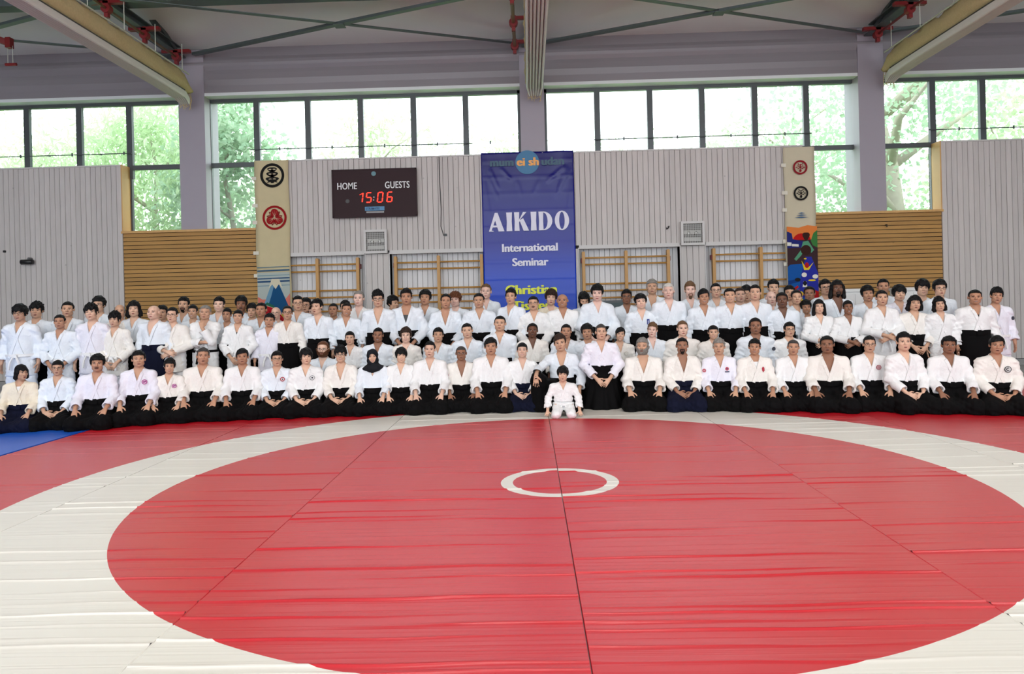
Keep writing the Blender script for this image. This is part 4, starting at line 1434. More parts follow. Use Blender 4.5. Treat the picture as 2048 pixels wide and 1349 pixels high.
def legs(F, low, z):
    for s in (-1, 1):
        if low == 'seiza':
            F.cap((s * .09, .02, z), (s * .15, -.38, .10), .085, .062, .03)
            F.cap((s * .14, -.36, .065), (s * .09, .06, .06), .055, .045, .02)
        elif low == 'kneel':
            F.cap((s * .09, .02, z), (s * .12, -.04, .07), .085, .062, .03)
            F.cap((s * .12, -.02, .06), (s * .10, .40, .05), .055, .04, .02)
        elif low == 'sensei':
            k_ = (-.30, -.42, .45) if s < 0 else (.2, -.36, .10)
            F.cap((s * .09, .02, z), k_, .085, .062, .03)
            F.cap(k_, (-.24, -.30, .06) if s < 0 else (.12, .08, .06), .06, .045, .02)
        else:
            F.cap((s * .09, .02, z), (s * .10, .01, z * .53), .082, .056, .03)
            F.cap((s * .10, .01, z * .53), (s * .105, .03, .08), .054, .040, .02)
            F.cap((s * .105, .04, .045), (s * .125, -.13, .03), .038, .028, .02)


def build_body(pose, low, h, fine_hands=True):
    z = HIP[low]
    F = Fld((-.48, -.56 if low in ('seiza', 'sensei') else -.42, -.01), (.48, .48 if low == 'kneel' else .24, z + .82), h)
    torso_body(F, z)
    legs(F, low, z)
    o = np.array((0, 0, z))
    for s, sh, e, w, d, n, c in arm_list(pose):
        F.cap(sh + o, e + o, .052, .042, .03)
        F.cap(e + o, w + o, .041, .0255, .015)
        hand(F, w, d, n, s, c, o)
    head_shapes(F, (0, 0, z + HEADZ))
    V, Q = F.mesh()
    x, y, zz = V[:, 0], V[:, 1], V[:, 2] - z
    fine = (zz > .565) & ((y < .035) | (np.abs(x) > .062)) & (zz < .745)
    if fine_hands:
        for s, sh, e, w, d, n, c in arm_list(pose):
            dd = d / np.linalg.norm(d)
            m = e + (w - e) * .75 + o
            hc = w + o + dd * .08
            fine |= (np.linalg.norm(V - hc, axis=1) < .125) | (np.linalg.norm(V - m, axis=1) < .05)
    mid = ~fine & (((zz > .36) & (np.abs(x) < .19)))
    V2, T = coarsen(V, Q, fine | mid, .034)
    x, y, zz = V2[:, 0], V2[:, 1], V2[:, 2] - z
    # second pass: chest, neck and scalp at a middling size
    keep = np.zeros(len(V2), bool)
    nf = int((fine | mid).sum())
    keep[:nf] = fine[fine | mid]
    keep[nf:] = True
    key = np.arange(len(V2))
    idx = np.nonzero(~keep)[0]
    g = np.floor(V2[idx] / .0135).astype(np.int64) + 1000
    kk = (g[:, 0] * 4096 + g[:, 1]) * 4096 + g[:, 2]
    u, first, inv = np.unique(kk, return_index=True, return_inverse=True)
    inv = inv.reshape(-1)
    s3 = np.zeros((len(u), 3))
    np.add.at(s3, inv, V2[idx])
    w3 = np.bincount(inv)
    V2[idx[first]] = s3 / w3[:, None]
    key[idx] = idx[first[inv]]
    T = key[T]
    T = T[(T[:, 0] != T[:, 1]) & (T[:, 1] != T[:, 2]) & (T[:, 0] != T[:, 2])]
    used, inv2 = np.unique(T, return_inverse=True)
    return V2[used], inv2.reshape(-1, 3)


def fold_noise(X, Y, Z, a, seed=0.0):
    return a * (np.sin(31 * X + 9 * np.sin(7 * Z + seed) + 14 * Z) * np.sin(17 * Z + 8 * Y + 5 * np.sin(11 * X + seed)) + .6 * np.sin(47 * Z + 13 * X * np.sign(X + 1e-6) + seed + 20 * Y))


def build_jacket(pose, low, deep=0.0, loose=False, seed=0.0, shortsl=False):
    """keikogi jacket: torso, wide sleeves with open cuffs, V opening; loose = worn outside with a skirt below the belt"""
    z = HIP[low]
    h = .0095
    F = Fld((-.50, -.42, max(0, z - .34) if loose else z - .06), (.50, .26, z + .58), h)
    o = np.array((0, 0, z))
    F.ell((0, .028, z + .32), (.182, .130, .205), .06)
    F.ell((0, .012, z + .13), (.172, .132, .17), .06)
    F.ell((0, .015, z + .02), (.175, .128, .10), .05)
    for s in (-1, 1):
        F.cap((s * .05, .035, z + .475), (s * .165, .03, z + .418), .048, .062, .05)
    if loose:
        F.fn(lambda X, Y, Z: np.maximum((np.sqrt((X / (1.18 + .35 * (z - Z))) ** 2 + ((Y - .015) / (.90 + .25 * (z - Z))) ** 2) - .155), np.maximum(Z - z - .02, (z - .27) - Z)), (-.3, -.3, z - .32), (.3, .3, z + .06), .03)
    cut = .62 if shortsl else .80
    for s, sh, e, w, d, n, c in arm_list(pose):
        sh, e, w = sh + o, e + o, w + o
        q = e + (w - e) * (cut if not shortsl else .45)
        dr = np.array((0, 0, -.012))
        F.cap(sh, e + dr, .064, .060, .045)
        ab = (w - e) / np.linalg.norm(w - e)
        e2 = e + dr

        def sleeve(X, Y, Z, r0=.060, r1=.070, end=0.0):
            ln_ = np.linalg.norm(q - e2)
            px, py, pz = X - e2[0], Y - e2[1], Z - e2[2]
            a_ = (q - e2) / ln_
            tt = px * a_[0] + py * a_[1] + pz * a_[2]
            t = np.clip(tt, 0, ln_ * 1.2)
            dd = np.sqrt((px - t * a_[0]) ** 2 + (py - t * a_[1]) ** 2 + (pz - t * a_[2]) ** 2) - (r0 + (r1 - r0) * np.clip(t / ln_, 0, 1))
            return np.maximum(dd, tt - ln_ - end)
        lo, hi = np.minimum(e2, q) - .13, np.maximum(e2, q) + .13
        F.fn(sleeve, lo, hi, .03)
        F.fn(lambda X, Y, Z: np.maximum(sleeve(X, Y, Z, .034, .050, .05), -((X - q[0]) * ab[0] + (Y - q[1]) * ab[1] + (Z - q[2]) * ab[2]) - .045), lo, hi, .004, True)
    ix, X, Y, Z = F.sl(F.lo, F.lo + F.n * h)
    amp = np.clip((np.abs(X) - .10) / .12, .25, 1)
    F.A += (fold_noise(X, Y, Z, .007, seed) * amp).astype(np.float32)
    G = Fld(F.lo, F.lo + 0.0, h)
    G.n, G.ax, G.A = F.n, F.ax, F.A.copy()
    zv = z + .335 - deep
    F.fn(lambda X, Y, Z: np.maximum(np.abs(X) * .93 - (Z - zv) * (.30 - deep * .25), Y - .0), (-.14, -.30, zv - .01), (.14, .05, z + .62), .004, True)
    F.fn(lambda X, Y, Z: np.sqrt(X ** 2 + (Y - .035) ** 2) - .060 + 0 * Z, (-.1, -.08, z + .44), (.1, .15, z + .6), .01, True)
    if not loose:
        F.A = np.where(((X / .20) ** 2 + ((Y - .01) / .158) ** 2 < 1) & (Z < z + .10), np.maximum(F.A, z + .085 - Z), F.A).astype(np.float32)
    V, Q = F.mesh()
    # lapels: bands lying on the cloth, the wearer's left one crossing over the other
    LV, LT = [], []
    for s, lift, zend in ((-1, .004, z + (.02 if loose else .15)), (1, .009, z + (.0 if loose else .145))):
        sp_ = (.30 - deep * .25) / .93
        top = .455
        pts = []
        for t in np.linspace(0, 1, 5)[:-1]:          # round the back of the neck
            a = math.pi / 2 - t * math.pi * .78
            pts.append((np.array((s * .076 * math.cos(a), .035 + .076 * math.sin(a), z + .525 - .05 * t ** 2)), np.array((s * math.cos(a), math.sin(a), .25))))
        xt = s * sp_ * (z + top - zv)
        for t in np.linspace(0, 1, 13):
            zz = z + top + (zend - z - top) * t
            x = s * sp_ * (zz - zv)
            xe = x + s * .016
            y = G.front(xe, zz)
            if y is None:
                continue
            pts.append((np.array((xe, y - lift, zz)), np.array((s * .3 * (1 - t), -1.0, .15))))
        b0 = len(LV)
        for i, (p, nn) in enumerate(pts):
            p0, p1 = pts[max(i - 1, 0)][0], pts[min(i + 1, len(pts) - 1)][0]
            tg = (p1 - p0) / np.linalg.norm(p1 - p0)
            nn = nn / np.linalg.norm(nn)
            b_ = np.cross(tg, nn)
            b_ /= np.linalg.norm(b_)
            n2_ = np.cross(b_, tg)
            w_, t_ = .019, .006
            LV += [p + b_ * w_ - n2_ * .004, p + b_ * w_ + n2_ * t_, p - b_ * w_ + n2_ * t_, p - b_ * w_ - n2_ * .004]
        for i in range(len(pts) - 1):
            for k_ in range(4):
                a, b2 = b0 + i * 4 + k_, b0 + i * 4 + (k_ + 1) % 4
                LT.append((a, b2, b2 + 4, a + 4) if s < 0 else (a, a + 4, b2 + 4, b2))
        LT.append((b0, b0 + 1, b0 + 2, b0 + 3))
        e_ = b0 + (len(pts) - 1) * 4
        LT.append((e_, e_ + 1, e_ + 2, e_ + 3))
    return (V, Q), (np.array(LV), np.array(LT)), G


def build_skirt(low, seed=0.0):
    """hakama"""
    z = HIP[low]
    h = .013
    if low in ('seiza', 'sensei'):
        F = Fld((-.50, -.62, -.015), (.50, .34, z + (.20 if low == 'seiza' else .32)), h)
        F.ell((0, .015, z + .03), (.175, .135, .15), .05)
        for s in (-1, 1):
            if low == 'sensei' and s < 0:
                F.cap((-.09, .02, z), (-.31, -.42, .46), .12, .095, .06)
                F.cap((-.31, -.42, .45), (-.27, -.34, .05), .11, .14, .06)
                F.cap((-.20, -.25, .25), (-.22, -.28, .06), .12, .13, .10)
                continue
            F.cap((s * .10, .02, z - .02), (s * .175, -.40, .105), .115, .098, .06)
            F.cap((s * .185, -.40, .06), (s * .15, .16, .06), .10, .12, .07)
        F.ell((0, -.24, .07), (.24, .20, .09), .09)
        F.ell((0, .10, .08), (.27, .20, .12), .08)
        ix, X, Y, Z = F.sl(F.lo, F.lo + F.n * h)
        F.A += (.0035 * np.sin(95 * X + 6 * np.sin(9 * Y)) * np.clip((-.05 - Y) * 6, 0, 1) + fold_noise(X, Y, Z, .005, seed)).astype(np.float32)
        F.A = np.maximum(F.A, (.0 - Z + 0 * X + 0 * Y)).astype(np.float32)
        cutz = (Z - z - .155 + 0 * X + 0 * Y) if low == 'seiza' else np.where(X + 0 * Y + 0 * Z < -.19, -1, Z - z - .155 + 0 * X + 0 * Y)
        F.A = np.maximum(F.A, cutz).astype(np.float32)
    else:
        y1 = .56 if low == 'kneel' else .36
        F = Fld((-.46, -.40, -.015), (.46, y1, z + .20), h)
        top = z + .15

        def cone(X, Y, Z):
            t = np.clip((top - Z) / top, 0, 1)
            back = (.16 * t if low == 'kneel' else 0)
            a, b = .158 + .15 * t ** .8, .128 + (.10 + back) * t ** .8
            y0 = .015 + (.13 if low == 'kneel' else 0) * t
            ang = np.arctan2(X, -(Y - y0))
            r = np.sqrt((X / a) ** 2 + ((Y - y0) / b) ** 2)
            pl_ = .05 * t * np.sin(ang * 13) + .03 * t * np.sin(ang * 7 + 2)
            split = .10 * t * np.exp(-(ang / .10) ** 2)
            return (r - 1 - pl_ + split) * b * .9
        F.fn(cone, F.lo, F.lo + F.n * h, 0)
        ix, X, Y, Z = F.sl(F.lo, F.lo + F.n * h)
        F.A = np.maximum(F.A, np.maximum(.0 - Z, Z - top) + 0 * X + 0 * Y).astype(np.float32)
    V, Q = F.mesh()
    # waistband and tied ends
    bv, bf = [], []
    n_ = 28
    for zz, g in ((z + .075, .004), (z + .082, .011), (z + .148, .011), (z + .155, .004)):
        for k_ in range(n_):
            a = 2 * math.pi * k_ / n_
            bv.append(((.167 + g) * math.sin(a), .015 - (.135 + g) * math.cos(a), zz))
    for j in range(3):
        for k_ in range(n_):
            bf.append((j * n_ + k_, j * n_ + (k_ + 1) % n_, (j + 1) * n_ + (k_ + 1) % n_, (j + 1) * n_ + k_))
    m = MB()
    m.V, m.F = bv, bf
    m.box(-.035, .035, -.148, -.125, z + .08, z + .135)
    return (V, Q), m


def build_trousers(low):
    z = HIP[low]
    h = .013
    if low == 'seiza':
        F = Fld((-.42, -.56, -.015), (.42, .32, z + .14), h)
        F.ell((0, .015, z + .02), (.17, .13, .13), .05)
        for s in (-1, 1):
            F.cap((s * .085, .02, z - .02), (s * .13, -.38, .10), .105, .085, .03)
            F.cap((s * .14, -.38, .065), (s * .11, .12, .06), .075, .085, .03)
        ix, X, Y, Z = F.sl(F.lo, F.lo + F.n * h)
        F.A += fold_noise(X, Y, Z, .006, 1.0).astype(np.float32)
        F.A = np.maximum(F.A, (.0 - Z + 0 * X + 0 * Y)).astype(np.float32)
    else:
        F = Fld((-.32, -.26, .05), (.32, .26, z + .14), h)
        F.ell((0, .015, z + .02), (.165, .125, .13), .05)
        for s in (-1, 1):
            F.cap((s * .09, .02, z - .02), (s * .11, .01, z * .5), .105, .092, .03)
            F.cap((s * .11, .01, z * .5), (s * .115, .03, .16), .092, .080, .02)
        ix, X, Y, Z = F.sl(F.lo, F.lo + F.n * h)
        F.A += fold_noise(X, Y, Z, .006, 1.0).astype(np.float32)
        F.A = np.maximum(F.A, (.12 - Z + 0 * X + 0 * Y)).astype(np.float32)
    return F.mesh()


def build_belt(z):
    m = MB()
    n_ = 28
    V, Fc = [], []
    for zz, g in ((z + .012, .0), (z + .016, .012), (z + .050, .012), (z + .054, .0)):
        for k_ in range(n_):
            a = 2 * math.pi * k_ / n_
            V.append(((.183 + g) * math.sin(a), .013 - (.142 + g) * math.cos(a), zz))
    for j in range(3):
        for k_ in range(n_):
            Fc.append((j * n_ + k_, j * n_ + (k_ + 1) % n_, (j + 1) * n_ + (k_ + 1) % n_, (j + 1) * n_ + k_))
    m.V, m.F = V, Fc
    m.box(-.03, .03, -.178, -.14, z + .004, z + .058, .012)
    for s in (-1, 1):
        m.tube([(s * .02, -.168, z + .02), (s * .055, -.178, z - .06), (s * .075, -.176, z - .17)], [.014, .017, .018], 6)
    return m


# ---- hair, beards, glasses, scarf: in head coordinates
def hairdo(top=.014, side=.008, back=.012, fz=.062, sz=.0, bz=-.06, arch=.25, noise=.004, fringe=0, bare=None, long=0, tail=0, part=0, freq=60, seed=0):
    F = Fld((-.16, -.17, -.26), (.16, .19, .20), .0068)
    F.ell((0, .016, .032 + (top - .008) / 2), (.076 + side, .096 + back, .089 + top), .01)
    if long:
        for s in (-1, 1):
            F.cap((s * .076, .0, .03), (s * (.084 + .01 * long), .012, -.06 - .075 * long), .030, .034, .03)
        F.ell((0, .075, -.06 - .03 * long), (.085, .045, .10 + .03 * long), .03)
    if tail:
        F.ell((.0, .125, .03), (.03, .035, .05), .02)
    ix, X, Y, Z = F.sl(F.lo, F.lo + F.n * F.h)
    nz_ = noise * (np.sin(freq * X + 3 * np.sin(30 * Z) + seed) * np.sin(freq * .8 * Y + seed) + .7 * np.sin(freq * 1.7 * X + freq * .6 * Z + 2 * seed) * np.sin(freq * 1.3 * Y + 1))
    F.A += nz_.astype(np.float32)
    zl = fz - arch * X ** 2 * 10 + .4 * noise * np.sin(170 * X + seed) + part * X
    if fringe:
        zl = fz + .012 * np.sin(95 * X + seed) * (fringe if fringe < 2 else 1) + part * X
    c1 = np.maximum(Y + .030 + (.012 if fringe else 0), Z - zl)
    c2 = np.maximum(np.maximum(Y - .030, Z - sz), -(Y + .075))
    c3 = Z - bz + 0 * X
    if long:
        ins_face = np.maximum(np.maximum(np.abs(X) - .062, Y + .0), Z - zl)
        F.put(ins_face + 0 * Y, ix, .006, True)
        F.put(np.maximum(Y + .055, Z - zl) + 0 * X, ix, .006, True)
        F.put(Z + .115 + .085 * long + 0 * X + 0 * Y, ix, .006, True)
        F.put(np.sqrt((X / .055) ** 2 + ((Y + .01) / .085) ** 2 + ((Z + .07) / .16) ** 2) * .055 - .055, ix, .005, True)
    else:
        F.put(c1 + 0 * X, ix, .006, True)
        F.put(c2 + 0 * X, ix, .006, True)
        F.put(c3 + 0 * Y, ix, .006, True)
    if bare:
        F.ell((0, -.02 + .0, .11), bare, .01, True)
    return F.mesh()


HAIR = {
    'crop': dict(top=.012, side=.004, back=.006, fz=.077, sz=.005, bz=-.055, noise=.004, freq=90),
    'buzz': dict(top=.007, side=.003, back=.004, fz=.072, sz=.0, bz=-.05, noise=.001),
    'short': dict(top=.021, side=.008, back=.012, fz=.070, sz=-.004, bz=-.07, noise=.006, freq=80),
    'swept': dict(top=.026, side=.010, back=.014, fz=.066, sz=-.012, bz=-.07, noise=.004, part=.22),
    'bushy': dict(top=.030, side=.020, back=.020, fz=.064, sz=-.02, bz=-.08, noise=.006),
    'spiky': dict(top=.030, side=.009, back=.014, fz=.056, sz=-.004, bz=-.07, noise=.009, freq=95),
    'mop': dict(top=.032, side=.024, back=.024, fz=.034, sz=-.045, bz=-.10, noise=.006, fringe=1),
    'messy': dict(top=.032, side=.016, back=.02, fz=.040, sz=-.025, bz=-.09, noise=.010, fringe=1, freq=75, seed=2),
    'bob': dict(top=.024, side=.014, back=.02, fz=.042, sz=-.06, bz=-.1, noise=.003, fringe=1, long=.25),
    'shoulder': dict(top=.020, side=.012, back=.02, fz=.062, noise=.003, long=1.0),
    'longer': dict(top=.024, side=.014, back=.02, fz=.055, noise=.006, long=.55, seed=1),
    'tied': dict(top=.011, side=.007, back=.014, fz=.066, sz=-.005, bz=-.075, noise=.0015, tail=1, arch=.32),
    'tiedfringe': dict(top=.016, side=.012, back=.016, fz=.050, sz=-.03, bz=-.08, noise=.005, tail=1, part=.35),
    'receding': dict(top=.012, side=.007, back=.012, fz=.086, sz=-.002, bz=-.07, noise=.002, arch=.5),
    'curly': dict(top=.032, side=.022, back=.022, fz=.052, sz=-.02, bz=-.07, noise=.011, freq=110),
    'fringe_only': dict(top=.006, side=.005, back=.009, fz=.09, sz=-.002, bz=-.07, noise=.001, bare=(.074, .105, .085)),
}
HMESH = {}


def hair_mesh(kind):
    if kind not in HMESH:
        V, Q = hairdo(**HAIR[kind])
        HMESH[kind] = np_mesh('hair', V, Q, [None])
    return HMESH[kind]


def beard_mesh(kind):
    key = 'beard_' + kind
    if key in HMESH:
        return HMESH[key]
    F = Fld(HF.lo, HF.lo + (HF.n - 1) * HF.h, HF.h)
    ix, X, Y, Z = F.sl(F.lo, F.lo + F.n * F.h)
    off = HF.A - (.012 if kind == 'full' else .005)
    off = off + .0015 * np.sin(130 * X) * np.sin(140 * Z)
    mst = np.maximum(np.maximum(np.abs(X) - .027, np.abs(Z + .053 + .25 * np.abs(X)) - .006), Y + .06)
    gt_ = np.maximum(np.maximum(np.abs(X) - .024, Z + .082), Y + .03)
    full = np.maximum(np.maximum(Z + .045 - .9 * np.maximum(np.abs(X) - .03, 0), Y - .005), -Z - .135)
    mouth = np.maximum(np.maximum(np.abs(X) - .022, np.abs(Z + .069) - .0085), Y + .05)
    reg = {'moustache': mst, 'goatee': np.minimum(mst, np.minimum(gt_, np.maximum(np.maximum(np.abs(np.abs(X) - .027) - .006, np.abs(Z + .07) - .02), Y + .05))), 'full': np.maximum(np.minimum(full, mst), -mouth)}[kind]
    F.A = np.maximum(off, reg + 0 * X).astype(np.float32)
    V, Q = F.mesh()
    HMESH[key] = np_mesh('beard', V, Q, [None])
    return HMESH[key]


def glasses_mesh():
    if 'glasses' not in HMESH:
        m = MB()
        for s in (-1, 1):
            pts = []
            for k_ in range(17):
                a = 2 * math.pi * k_ / 16
                c, d = math.cos(a), math.sin(a)
                pts.append((s * .033 + .026 * np.sign(c) * abs(c) ** .6, -.104 + .012 * abs(.033 + .024 * c) / .05, .002 + .017 * np.sign(d) * abs(d) ** .6))
            m.tube(pts, .0021, 5, False)
            m.tube([(s * .059, -.092, .008), (s * .079, -.05, .008), (s * .083, .01, .004)], .002, 5)
        m.tube([(-.009, -.106, .006), (0, -.108, .008), (.009, -.106, .006)], .002, 5)
        me = bpy.data.meshes.new('glasses')
        me.from_pydata([tuple(map(float, v)) for v in m.V], [], m.F)
        me.materials.append(None)
        HMESH['glasses'] = me
    return HMESH['glasses']


def scarf_mesh():
    F = Fld((-.25, -.22, -.36), (.25, .22, .18), .009)
    F.ell((0, .012, .03), (.094, .116, .106), .02)
    F.ell((0, -.01, -.06), (.085, .095, .085), .04)
    F.cap((0, .01, -.10), (0, .02, -.20), .085, .11, .05)
    F.ell((0, .02, -.20), (.185, .135, .055), .05)
    F.ell((0, -.085, -.20), (.10, .06, .065), .04)
    F.ell((0, -.12, -.018), (.062, .10, .083), .01, True)
    ix, X, Y, Z = F.sl(F.lo, F.lo + F.n * F.h)
    F.A += (.003 * np.sin(70 * Z + 30 * X)).astype(np.float32)
    V, Q = F.mesh()
    return np_mesh('headscarf', V, Q, [None])
